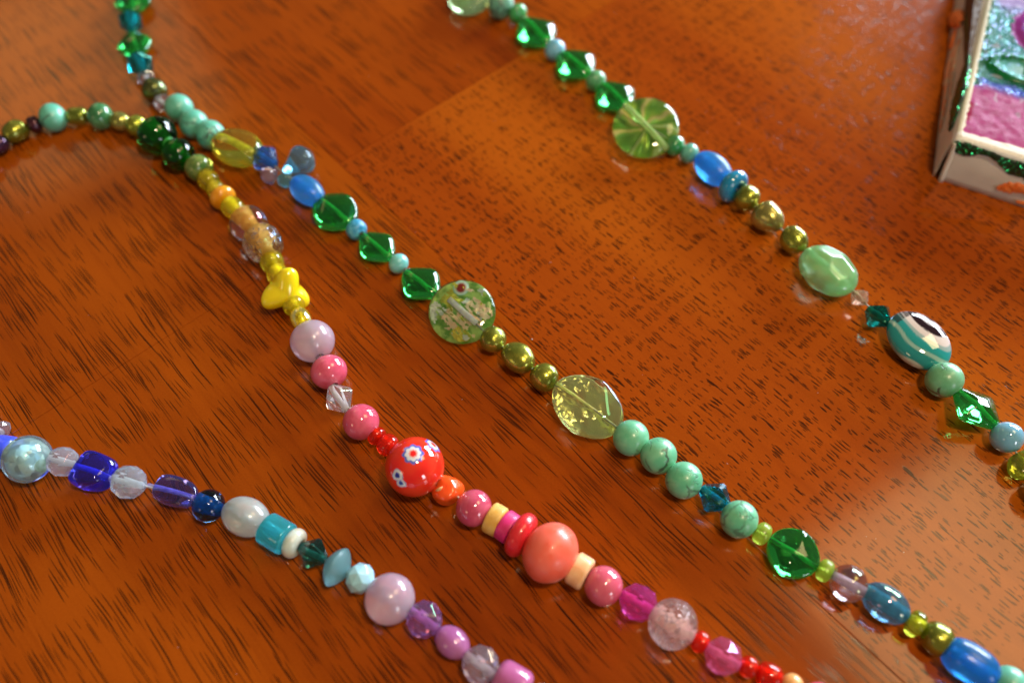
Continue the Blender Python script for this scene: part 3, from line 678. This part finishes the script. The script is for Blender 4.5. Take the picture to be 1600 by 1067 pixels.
# ---- insides and painted patterns of the special beads
CAMV = lambda p: (Vector((0, 0, H)) - p).normalized()
for O in (O1, O2, O3, O4):
    for x, M, o, Lw, Dw in O:
        Mi = M.transposed(); T = o.get('T', .5) * min(Lw, Dw)
        if o.get('foil'):
            # crackled dichroic foil: torn flakes of metal leaf lying in the glass, and a pale cord tube
            rn = random.Random(4); z = T * .04
            def flake(name, x0, x1, y0, y1, mat, zz, lab, nx=26, ny=20, tear=.0003):
                idx = {}; vs = []; fs = []
                for i in range(nx + 1):
                    for j in range(ny + 1):
                        xx = x0 + (x1 - x0) * i / nx; yy = y0 + (y1 - y0) * j / ny
                        q = Vector((xx * 900, yy * 900, zz * 5000)); idx[i, j] = len(vs)
                        vs.append(Vector((xx + tear * noise.noise(q), yy + tear * noise.noise(q + Vector((9, 0, 0))), zz + .00012 * noise.noise(q * 2))))
                for i in range(nx):
                    for j in range(ny):
                        c = (vs[idx[i, j]] + vs[idx[i + 1, j + 1]]) / 2
                        if (c.x / (Lw * .46)) ** 2 + (c.y / (Dw * .46)) ** 2 > 1: continue
                        crack = noise.noise(Vector((c.x * 500, c.y * 1500, zz * 900))); edge = min(i, nx - 1 - i, j, ny - 1 - j)
                        if crack > .24 or (edge < 1 and noise.noise(Vector((c.x * 2500, c.y * 2500, 3))) > .0): continue
                        fs.append((idx[i, j], idx[i + 1, j], idx[i + 1, j + 1], idx[i, j + 1]))
                f = link(name, mesh(name, vs, fs), mat, x, smooth=False); f['label'] = lab
                so = f.modifiers.new('solid', 'SOLIDIFY'); so.thickness = .00004
            pinkf = metalfoil((1.0, .66, .42), .28, col2=(.95, .78, .55)); goldf = metalfoil((.55, .62, .08), .25, col2=(.85, .72, .10)); silf = metalfoil((.92, .93, .92), .2, col2=(.75, .85, .80))
            limef = metalfoil((.16, .42, .06), .4, col2=(.50, .72, .20))
            bk = m_coin(Lw * .92, Dw * .92, T * .12); bb = link('foil_backing', bk, limef, x); bb.location = (0, 0, -T * .22)
            flake('foil_flake', -.0004, .0062, -.0008, .0050, pinkf, z, 'pinkish copper foil')
            flake('foil_flake', -.0030, .0044, -.0048, -.0008, pinkf, z * .5, 'pinkish copper foil')
            flake('foil_flake', -.0066, -.0026, -.0066, -.0022, silf, z, 'silver foil')
            flake('foil_flake', -.0060, -.0016, -.0020, .0024, goldf, z * 1.6, 'yellow gold foil')
            flake('foil_flake', .0018, .0064, -.0062, -.0030, goldf, z * 1.2, 'yellow gold foil')
            for q in range(34):
                a_, r_ = rn.uniform(0, 6.28), Lw * .42 * math.sqrt(rn.random()); w_ = rn.uniform(.0004, .0011); cx_, cy_ = r_ * math.cos(a_), r_ * math.sin(a_)
                flake('foil_flake', cx_ - w_, cx_ + w_, cy_ - w_ * .6, cy_ + w_ * .6, (goldf, silf, pinkf)[q % 3], z * rn.uniform(-1, 3), ('yellow gold foil', 'silver foil', 'pinkish copper foil')[q % 3], 6, 5, .0004)
            bo = bore(x, Lw * .55, T * .17, (.85, .82, .95)); bo.location = (Lw * .02, 0, T * .16)
            me = mesh('ring', [], [])
            vs, fs = [], []                       # the red eye with pale rings at the strand end of the coin
            for j, (rr, hh) in enumerate(((0, .00035), (.0010, .00035), (.00105, .0003), (.0016, .0003), (.00165, .00025), (.0021, .00020))):
                for k in range(24):
                    a = 2 * math.pi * k / 24; vs.append(Vector((rr * math.cos(a), rr * math.sin(a), hh)))
            for j in range(5):
                for k in range(24): fs.append((j * 24 + k, (j + 1) * 24 + k, (j + 1) * 24 + (k + 1) % 24, j * 24 + (k + 1) % 24))
            me = mesh('eye_ring', vs, fs)
            paint(me, lambda c: ((.30, .02, .015) if c.length < .00112 else (.02, .05, .25) if c.length < .0013 else (.75, .85, .80) if c.length < .0017 else (.35, .65, .55)))
            e = link('eye_ring', me, attrmat(.2, .3, 0), x); e.location = (-Lw * .25, Dw * .25, T * .02); e.scale = (.95, .95, .4); e['label'] = 'dark red eye with pale rings'
            so = e.modifiers.new('solid', 'SOLIDIFY'); so.thickness = .0002
        if o.get('swirl'):
            vs, fs = [], []; n1, n2 = 120, 16
            for j in range(n2 + 1):
                rr = j / n2 * .46
                for k in range(n1):
                    a = 2 * math.pi * k / n1; vs.append(Vector((Lw * rr * math.cos(a), Dw * rr * math.sin(a), -T * .16 + T * .10 * math.sin(7 * a + rr * 9 + 2 * noise.noise(Vector((2 * math.cos(a), 2 * math.sin(a), 0)))) * (j / n2))))
            for j in range(n2):
                for k in range(n1): fs.append((j * n1 + k, (j + 1) * n1 + k, (j + 1) * n1 + (k + 1) % n1, j * n1 + (k + 1) % n1))
            me = mesh('swirl_stripes', vs, fs)
            def sw(c):
                a = math.atan2(c.y, c.x); r = math.hypot(c.x, c.y) / Lw
                s = math.sin(7 * a + r * 9 + 2 * noise.noise(Vector((2 * math.cos(a), 2 * math.sin(a), 0))) + 2.2 * noise.noise(c * 300)); base = lerp((.14, .40, .04), (.50, .62, .08), .5 + .5 * s)
                if s > .55: base = lerp(base, (.86, .66, .36) if math.cos(a) < .2 else (.72, .86, .50), sst(s, .55, .8))
                return base
            paint(me, sw); s = link('swirl_stripes', me, attrmat(.25, .6, 0, 0, .45), x); so = s.modifiers.new('solid', 'SOLIDIFY'); so.thickness = .00008
        if 'crackle' in x.name or 'crackled' in x.get('label', ''):
            rn = random.Random(9); vs, fs = [], []
            for q in range(70):
                c = Vector((rn.gauss(0, 1), rn.gauss(0, 1), rn.gauss(0, 1))).normalized() * rn.uniform(.25, .80); c = Vector((c.x * Lw / 2, c.y * Dw / 2, c.z * Dw / 2))
                e1 = Vector((rn.gauss(0, 1), rn.gauss(0, 1), rn.gauss(0, 1))).normalized(); e2 = e1.orthogonal().normalized(); h_ = rn.uniform(.0003, .0008) * Dw / .011; k0 = len(vs)
                vs += [c + e1 * h_, c + e2 * h_ * .7, c - e1 * h_ * .8, c - e2 * h_ * .5]; fs.append((k0, k0 + 1, k0 + 2, k0 + 3))
            ck = link('cracks', mesh('cracks', vs, fs), glass((1.0, .92, .92), .1, .35, tf=300.0, ior=1.1), x, smooth=False); ck['kind'] = 'stuff'
            so = ck.modifiers.new('solid', 'SOLIDIFY'); so.thickness = .00003
        if o.get('lustre'):
            n = N('lustre_coating'); P = n.objpos(); tr = n.new('ShaderNodeBsdfTransparent')
            me = m_coin(Lw * .88, Dw * .86, T * .10); lc = link('lustre_coating', me, n.end(n.mixs(n.ramp(n.noise(P, 260, 3), .3, .7, .35, .75), tr.outputs[0], n.p(color=(.82, .90, .52), metal=.75, rough=.14, normal=n.bump(n.noise(P, 220, 2), .0010)))), x); lc.location = (0, 0, -T * .30)
        if o.get('core'):
            f = link('foil_core', lathe(prof_se(Lw * .60, Dw * .60, 2, hole=.02), 40, holes=False, lump=.12), metalfoil((.80, .96, 1.0), .32, col2=(1.0, .97, .80), jit=1.1), x)
        if o.get('agate'):
            def ag(c):
                X, Y = c.x / (Lw / 2), c.y / (Dw / 2); q = Vector((X * .9, Y * .9, .4)); wv = noise.noise(q * 1.6) * .5
                # arcs curling round the upper end
                d = math.hypot((X + .30) * .85 + wv * .25, (Y - .95) * .80) + wv * .18
                bands = ((.22, (.010, .004, .006)), (.40, (.60, .58, .62)), (.62, (.018, .006, .010)), (.80, (.70, .62, .60)), (.90, (.30, .42, .42)), (1.12, (.02, .32, .34)), (1.22, (.30, .52, .50)), (1.50, (.02, .27, .29)), (1.62, (.55, .62, .58)), (1.9, (.03, .36, .36)), (9, (.45, .60, .52)))
                prev = bands[0][1]; lo = 0
                for lim, cc in bands:
                    if d < lim:
                        if abs(X + .98) < .30 and Y < .55 and Y > -.35: cc = lerp(cc, (.02, .012, .012), .8)
                        return lerp(prev, cc, sst(d, lo, lo + .04))
                    prev = cc; lo = lim
            me = m_coin(Lw, Dw, T, 2.1)
            bm = bmesh.new(); bm.from_mesh(me); bmesh.ops.subdivide_edges(bm, edges=bm.edges, cuts=1, use_grid_fill=True, smooth=0); bm.to_mesh(me); bm.free()
            paint(me, ag); me.materials.append(o['m']); me.polygons.foreach_set('use_smooth', [True] * len(me.polygons)); x.data = me
        if o.get('flowers'):
            p = x.matrix_world.translation; v = CAMV(p); rt = Vector((1, 0, 0)); up = v.cross(rt).normalized(); rt = up.cross(v).normalized()
            def dirn(a, b): c = math.sqrt(max(0, 1 - a * a - b * b)); return (rt * a + up * b + v * c).normalized()
            RED, WH, BL, DB = (.78, .018, .012), (.72, .74, .80), (.12, .16, .62), (.02, .03, .30)
            ringA = ((.30, (.80, .02, .02)), (.42, (.82, .35, .30)), (.74, WH), (1.0, BL)); ringB = ((.36, DB), (.50, BL), (.86, WH), (1.0, (.35, .42, .75)))
            fl = [(dirn(-.06, .42), .34, 8, ringA), (dirn(-.55, -.27), .20, 3, ringB), (dirn(-.43, -.52), .17, 3, ringB), (dirn(.60, .72), .30, 7, ringA), (-dirn(.2, .3), .35, 8, ringA), (-dirn(-.5, .2), .3, 7, ringB), (-dirn(.4, -.5), .3, 7, ringA)]
            fl = [(Mi @ c, s, k, r) for c, s, k, r in fl]
            me = lathe(prof_se(Lw, Dw, 2.0, hole=.07, n=110), 220)
            def cf(c):
                d = c.normalized()
                for cc, s, k, r in fl:
                    q = flower(d, cc, s, k, r, RED)
                    if q: return q
                t = noise.noise(d * 2.2 + Vector((4, 1, 2))); return lerp(RED, (.82, .05, .02), .5 + t)
            paint(me, cf); me.materials.append(o['m']); me.polygons.foreach_set('use_smooth', [True] * len(me.polygons)); x.data = me

# pale chip on the orange nugget
for x, M, o, Lw, Dw in O3:
    if x.name.startswith('nugget'):
        p = x.matrix_world.translation; v = CAMV(p); rt = Vector((1, 0, 0)); up = v.cross(rt).normalized(); rt = up.cross(v)
        d = (rt * -.52 + up * .02 + v * .85).normalized(); cpos = p + d * Dw * .475
        vs = [Vector((.0009 * math.cos(a) * (1 + .2 * math.sin(3 * a)), .00032 * math.sin(a), zz)) for zz in (-.0002, .00004) for a in [2 * math.pi * k / 12 for k in range(12)]]
        fs = [tuple(range(12, 24)), tuple(reversed(range(12)))] + [(k, (k + 1) % 12, 12 + (k + 1) % 12, 12 + k) for k in range(12)]
        c = link('pale_chip', mesh('pale_chip', vs, fs), opaque((.85, .50, .22), rough=.5, coat=0.0, sss=0.0), x)
        ax = (rt + up * .4 - d * (rt + up * .4).dot(d)).normalized(); Mw = Matrix((ax, d.cross(ax), d)).transposed().to_4x4()
        bpy.context.view_layer.update(); c.matrix_parent_inverse = x.matrix_world.inverted(); c.matrix_world = Matrix.Translation(cpos) @ Mw

# ------------------------------------------------------------------ painted canvas at the upper right
CO = Vector((.1177, .1664, 0)); F = Vector((math.cos(R(-27)), math.sin(R(-27)), 0)); LL = Vector((math.cos(R(70)), math.sin(R(70)), 0)); TH = .0150; LT = Vector((math.cos(R(66)), math.sin(R(66)), 0))
canvas = thing('painted_canvas', 'small white-sided canvas painted in pink, green and purple with glitter, at upper right', 'canvas', CO)
canvas.rotation_euler = (0, 0, 0)
def cpnt(a, b, z): return F * (a * .001) + LT * (b * .001) + Vector((0, 0, z * .001))
def canvas_mat(col, bump=1.0):
    n = N('primed_canvas'); P = n.new('ShaderNodeTexCoord').outputs['Object']
    wv = n.new('ShaderNodeTexWave'); wv.inputs['Scale'].default_value = 700; n.l(P, wv.inputs['Vector']); wv.inputs['Distortion'].default_value = 1.0
    c = n.mix(n.ramp(n.noise(P, 120, 4), .35, .7, 0, .5), col, tuple(x * .86 for x in col))
    return n.end(n.p(color=c, rough=.6, spec=.3, normal=n.bump(n.math('ADD', wv.outputs[1], n.noise(P, 1500, 3)), .00006 * bump)))
cm = canvas_mat((.78, .74, .66))
# side panels as grids with slight sag
def panel(name, p0, p1, out, lab, lean=None):
    vs, fs = [], []; nx, nz = 60, 8
    for i in range(nx + 1):
        for j in range(nz + 1):
            q = p0.lerp(p1, i / nx); z = TH * j / nz
            bow = .0003 * math.sin(math.pi * j / nz) + .00018 * noise.noise(Vector((i * .25, j * .4, 1)))
            top = .0012 * (1 - math.sqrt(max(0, 1 - max(0, (z - TH + .0012) / .0012) ** 2))) if z > TH - .0012 else 0
            if lean is not None: q = p0.lerp(p1, i / nx) + lean * (max(0, z / TH) * (1 - i / nx) * .10)
            vs.append(q + out * (bow - top) + Vector((0, 0, z + .0001)))
    for i in range(nx):
        for j in range(nz):
            a = i * (nz + 1) + j; fs.append((a, a + nz + 1, a + nz + 2, a + 1))
    o = link(name, mesh(name, vs, fs), cm, canvas); o['label'] = lab; so = o.modifiers.new('solid', 'SOLIDIFY'); so.thickness = .0006; so.offset = -1; return o
outF = Vector((F.y, -F.x, 0)) ; outF = outF if outF.dot(LL) < 0 else -outF
outL = Vector((LL.y, -LL.x, 0)); outL = outL if outL.dot(F) < 0 else -outL
panel('canvas_side', F * .0017, F * .11, outF, 'front side, plain white', F * -.0150)
panel('canvas_side', LL * .10, LL * .0006, outL, 'left side with orange smears', LT - LL)
panel('canvas_side', F * .11, F * .11 + LL * .10, -outL, 'far side'); panel('canvas_side', F * .11 + LL * .10, LL * .10, -outF, 'back side')
# the fold of cloth tucked into the corner: a dark slot with the frame behind it, and the folded lip along it
bx = [F * .0016 + LL * .0016, F * .1085 + LL * .0016, F * .1085 + LL * .0985, F * .0016 + LL * .0985]
bv_ = [q + Vector((0, 0, .0004)) for q in bx] + [q + (LT - LL) * .0 + Vector((0, 0, TH - .0016)) for q in bx]
st_ = link('stretcher_frame', mesh('stretcher_frame', bv_, [(3, 2, 1, 0), (4, 5, 6, 7), (0, 1, 5, 4), (1, 2, 6, 5), (2, 3, 7, 6), (3, 0, 4, 7)]), opaque((.10, .06, .035), rough=.7, coat=0.0, sss=0.0), canvas, smooth=False)
lip = []
for i in range(13):
    t = i / 12; z = TH * t * .92; x0 = .0017 * (1 - t) - .0001; wv = .00012 * noise.noise(Vector((i * .5, 0, 2)))
    lip += [F * (x0 + wv) + outF * .0005 + Vector((0, 0, z)), F * (x0 + .0007 + wv) + outF * .0009 + Vector((0, 0, z)), F * (x0 + .0015 + wv) + outF * .0004 + Vector((0, 0, z))]
fo = link('corner_fold', mesh('corner_fold', lip, [(i * 3 + j, i * 3 + j + 1, i * 3 + j + 4, i * 3 + j + 3) for i in range(12) for j in range(2)]), cm, canvas)
so = fo.modifiers.new('solid', 'SOLIDIFY'); so.thickness = .0003
# painted top
W0, Wd = (.90, .88, .84), (.55, .53, .52)
PINK, PK2, BLUE, TEAL, GRN, LAV, PUR, CYA = (.50, .10, .32), (.62, .24, .46), (.05, .10, .50), (.035, .24, .17), (.008, .16, .02), (.42, .34, .72), (.32, .08, .55), (.40, .70, .72)
def topcol(a, b):
    w = noise.noise(Vector((a * .22, b * .22, 3))) * 2.2; w2 = noise.noise(Vector((a * .6, b * .6, 8)))
    if b < 3.0 + .45 * w2 + .12 * a * .5: return W0
    if a < 1.6 + .5 * w2: return lerp((.80, .76, .62), (.45, .48, .40), sst(b, 22, 60) * .6)
    bb = b + w
    if bb < 22: c = lerp(PINK, PK2, .5 + .9 * w2)
    elif bb < 27: c = lerp(PINK, BLUE, sst(bb, 22, 25.5))
    elif bb < 30: c = lerp(BLUE, TEAL, sst(bb, 26, 29))
    else: c = lerp(TEAL, (.06, .28, .27), .5 + w2)
    d = math.hypot((a - 13.5) / 8.5, (b - 35.5) / 5.0) + .1 * w2
    if d < 1.25 and b > 24: c = lerp(GRN, (.02, .28, .12), .5 + w2) if d > .78 else lerp(CYA, (.12, .45, .40), sst(d, .2, .7)) if a < 13.5 else (.01, .25, .02)
    d2 = math.hypot((a - 21) / 11.0, (b - 56) / 12.0) + .08 * w2
    if d2 < 1.15: c = lerp(PUR, LAV, .5 + w2) if d2 < .9 else (.40, .08, .42)
    if bb > 60 and d2 > 1.1: c = lerp(c, LAV, sst(bb, 60, 66))
    e = noise.noise(Vector((a * .45 + 7, b * .45, 1)))
    if e > .42 and b > 10 and d > 1.25: c = lerp(c, (.60, .55, .66), min(.6, (e - .42) * 6))
    c = lerp(c, (.40, .03, .10), .8 * sst(3.2 - a, 0, 1.0)) if 8 < b < 16 and a < 3.2 else c
    if a < 4.5 and b > 24: c = lerp((.10, .25, .16), c, sst(a, 1.6, 4.5))
    return tuple(min(x, .55) * .5 + .5 * x * x for x in c)
def toph(a, b):
    h = 0
    if b > 3 and a > 1.5:       # thick gel combed into overlapping scales
        ty = b / 5.2; row = math.floor(ty); tx = (a + (row % 2) * 3.1 + 1.2 * noise.noise(Vector((row * 3.3, 0, 5)))) / 6.2; col_ = math.floor(tx)
        u_ = (tx - col_ - .5) * 6.2; v_ = (ty - row + .35) * 5.2; rr = math.hypot(u_, v_ * 1.1)
        h += .15 * (.5 + .5 * math.sin(rr * 2 * math.pi / .62)) * (.55 + .45 * noise.noise(Vector((a * .5, b * .5, 0)))) * sst(a, 1.5, 3) * sst(b, 3, 5)
        h += .14 * noise.noise(Vector((a * .35, b * .35, 2)))
        d = math.hypot((a - 13.5) / 8.5, (b - 35.5) / 5.0); h += .9 * math.exp(-((d - .98) / .22) ** 2)
        d2 = math.hypot((a - 21) / 11.0, (b - 56) / 12.0); h += .9 * sst(1.1 - d2, 0, .25)
    h -= 1.2 * (1 - math.sqrt(max(0, 1 - max(0, (1.2 - b) / 1.2) ** 2))) if b < 1.2 else 0
    h -= 1.2 * (1 - math.sqrt(max(0, 1 - max(0, (1.2 - a) / 1.2) ** 2))) if a < 1.2 else 0
    return h
def axis_pts(lo, fine_hi, hi, st): 
    p = []; x = lo
    while x < fine_hi: p.append(x); x += st
    while x < hi: p.append(x); x += 3.0
    p.append(hi); return p
A, B = axis_pts(0.0, 24, 110, .14), axis_pts(0.0, 76, 100, .16)
vs, cols = [], []
for a in A:
    for b in B: vs.append(cpnt(a, b, TH * 1000 + toph(a, b))); cols.append(topcol(a, b))
nb = len(B); fs = [(i * nb + j, (i + 1) * nb + j, (i + 1) * nb + j + 1, i * nb + j + 1) for i in range(len(A) - 1) for j in range(nb - 1)]
me = mesh('canvas_face', vs, fs); ca = me.color_attributes.new('col', 'FLOAT_COLOR', 'POINT')
ca.data.foreach_set('color', [x for c in cols for x in (*c, 1)])
def paintface():
    n = N('gel_paint'); a = n.new('ShaderNodeAttribute', attribute_name='col'); P = n.new('ShaderNodeTexCoord').outputs['Object']
    v = n.vor(P, 3000, out='n'); sep = n.new('ShaderNodeSeparateColor'); n.l(v.outputs['Color'], sep.inputs[0])
    pa = n.new('ShaderNodeSeparateColor'); n.l(a.outputs['Color'], pa.inputs[0])
    dark = n.ramp(pa.outputs[0], .26, .16)            # the green, blue and purple paints carry the glitter
    g = n.math('MULTIPLY', n.ramp(sep.outputs[0], .90, .92), dark)
    geo = n.new('ShaderNodeNewGeometry').outputs['Normal']
    sc_ = n.vm('SCALE', n.vm('SUBTRACT', v.outputs['Color'], (.5, .5, .5))); sc_.node.inputs['Scale'].default_value = 1.3
    gn = n.vm('NORMALIZE', n.vm('ADD', geo, sc_))
    base = n.p(color=a.outputs['Color'], rough=.5, spec=0.0, coat=.14, coatr=.14, normal=n.bump(n.noise(P, 900, 3), .00008))
    gl = n.p(color=n.mix(.6, a.outputs['Color'], n.mix(sep.outputs[1], (.1, .6, .35), (.35, .2, .8))), metal=1.0, rough=.35, normal=gn)
    return n.end(n.mixs(g, base, gl))
link('canvas_face', me, paintface(), canvas)
def glitter(col, spark, dens=.55):
    n = N('glitter_paint'); P = n.new('ShaderNodeTexCoord').outputs['Object']; v = n.vor(P, 2600, out='n'); sep = n.new('ShaderNodeSeparateColor'); n.l(v.outputs['Color'], sep.inputs[0])
    geo = n.new('ShaderNodeNewGeometry').outputs['Normal']; sc_ = n.vm('SCALE', n.vm('SUBTRACT', v.outputs['Color'], (.5, .5, .5))); sc_.node.inputs['Scale'].default_value = 1.4
    gn = n.vm('NORMALIZE', n.vm('ADD', geo, sc_))
    return n.end(n.mixs(n.ramp(sep.outputs[0], dens, dens + .04), n.p(color=col, rough=.5, normal=n.bump(n.noise(P, 1200, 3), .0002)), n.p(color=spark, metal=1.0, rough=.2, normal=gn)))
gp = glitter((.006, .022, .010), (.03, .42, .12), .72)
org = opaque((.90, .17, .02), (.92, .28, .08), .4, .3, .2, 1, 800, 2.0)
def stroke(name, pts, out, along, mat, lab, hh=.0004):      # a raised ridge of paint on a side: pts = (s, z, halfwidth) in mm
    path = []
    for i in range(len(pts) - 1):
        for k in range(10): t = k / 10; path.append(tuple(pts[i][j] + (pts[i + 1][j] - pts[i][j]) * t for j in range(3)))
    path.append(pts[-1]); vs, fs = [], []; m = 10; sd_ = random.random() * 50
    for i, (s, z, w_) in enumerate(path):
        a = path[max(i - 1, 0)]; b = path[min(i + 1, len(path) - 1)]; d = Vector((b[0] - a[0], b[1] - a[1])).normalized(); nn = Vector((-d.y, d.x))
        w_ *= 1 + .35 * noise.noise(Vector((i * .31, sd_, 0)))
        for k in range(m + 1):
            t = -1 + 2 * k / m; e = nn * (w_ * t); hgt = hh * (math.sqrt(max(0, 1 - t * t)) * min(1, w_ / .6) * (1 + .4 * noise.noise(Vector((i * .7, k * .7, sd_)))))
            ss, zz = s + e.x, z + e.y
            over = max(0, zz - (TH * 1000 - .1)); p = (along if along is F else LL.lerp(LT, max(0, min(1, zz / 15)))) * (ss * .001) + Vector((0, 0, min(zz, TH * 1000 - .1) * .001)) - out * (over * .001)
            vs.append(p + out * (.00035 + hgt if over < .05 else .0003) + (Vector((0, 0, hgt)) if over > .02 else Vector((0, 0, 0))))
    for i in range(len(path) - 1):
        for k in range(m): a = i * (m + 1) + k; fs.append((a, a + m + 1, a + m + 2, a + 1))
    me = mesh(name, vs, fs); o = link(name, me, mat, canvas); so = o.modifiers.new('solid', 'SOLIDIFY'); so.thickness = .0004; so.offset = -1
    o['label'] = lab; return o
stroke('paint_stroke', [(.3, 14.2, .5), (2.0, 12.6, 1.9), (4.5, 12.6, 2.2), (7.0, 13.4, 1.1), (10, 13.5, .9), (13.5, 12.4, 1.4), (16.5, 11.6, 2.3), (22, 11.2, 2.6)], outF, F, gp, 'green glitter drip on the front side')
stroke('paint_stroke', [(15.8, 3.8, .4), (17.5, 4.6, 1.6), (20, 5.8, 2.0), (24, 6.4, 1.8)], outF, F, org, 'orange dab on the front side', .0006)
stroke('paint_stroke', [(22, 1.4, .5), (25, 2.0, 1.0)], outF, F, org, 'small orange dab low on the front side')
stroke('paint_stroke', [(8, 11.2, .9), (12, 11.4, 2.3), (20, 11.8, 3.3), (28, 12.4, 2.9), (34, 13.0, 1.2), (38, 13.2, .4)], outL, LL, gp, 'near green glitter stroke on the left side')
stroke('paint_stroke', [(45, 12.2, .4), (51, 11.4, 1.4), (58, 10.0, 2.2), (65, 9.6, 2.8), (71, 10.0, 2.0), (77, 10.5, 1.2)], outL, LL, gp, 'far green glitter stroke on the left side')
def smear():
    n = N('orange_smear'); P = n.new('ShaderNodeTexCoord').outputs['Object']
    return n.end(n.p(color=n.mix(n.ramp(n.noise(P, 420, 4, .7), .4, .6), (.86, .30, .12), (.80, .62, .45)), rough=.5))
sm = smear()
stroke('paint_stroke', [(16, 3.0, .3), (24, 3.6, .6), (33, 3.0, .9), (40, 2.4, 1.1), (47, 2.2, 1.2), (55, 4.2, .8)], outL, LL, sm, 'faint orange smear on the left side', .0001)
stroke('paint_stroke', [(28, 6.2, .3), (38, 5.4, .5), (48, 5.0, .7), (56, 6.0, .4)], outL, LL, sm, 'thin orange streak on the left side', .0001)
stroke('paint_stroke', [(56, 2.4, .5), (60, 2.6, 1.2), (64, 3.2, .6)], outL, LL, org, 'orange spot on the left side', .0003)
stroke('paint_stroke', [(64, 6.6, .8), (67, 4.8, 2.0), (70, 3.4, 2.6), (74, 2.2, 1.6)], outL, LL, org, 'thick orange dab on the left side', .0013)

# ------------------------------------------------------------------ dust and lint on the varnish
rn = random.Random(21); vs, fs = [], []
spots = [(rn.uniform(-80, 1700), rn.uniform(-60, 1100), rn.uniform(.00004, .00011)) for _ in range(60)] + [(rn.gauss(1230, 110), rn.gauss(160, 110), rn.uniform(.00005, .00013)) for _ in range(50)] + [(540, 655, .00013), (722, 624, .00015), (831, 530, .0002), (860, 410, .00016), (1350, 530, .0002)]
for u, v, r in spots:
    c = at(u, v, 0); a0 = rn.uniform(0, 6); st = rn.uniform(.5, 2.2); k0 = len(vs)
    for k in range(6):
        a = k * math.pi / 3; q = Vector((r * st * math.cos(a), r * math.sin(a), 0)) * rn.uniform(.6, 1.2); q.rotate(Matrix.Rotation(a0, 3, 'Z')); vs.append(c + q + Vector((0, 0, .00002)))
    vs.append(c + Vector((0, 0, .00002 + r * .5)))
    for k in range(6): fs.append((k0 + k, k0 + (k + 1) % 6, k0 + 6))
d = link('dust_specks', mesh('dust_specks', vs, fs), opaque((.42, .33, .30), rough=.6, coat=0.0, sss=0.0), smooth=False)
d['kind'] = 'stuff'; d['label'] = 'pale specks of dust scattered on the varnished boards'
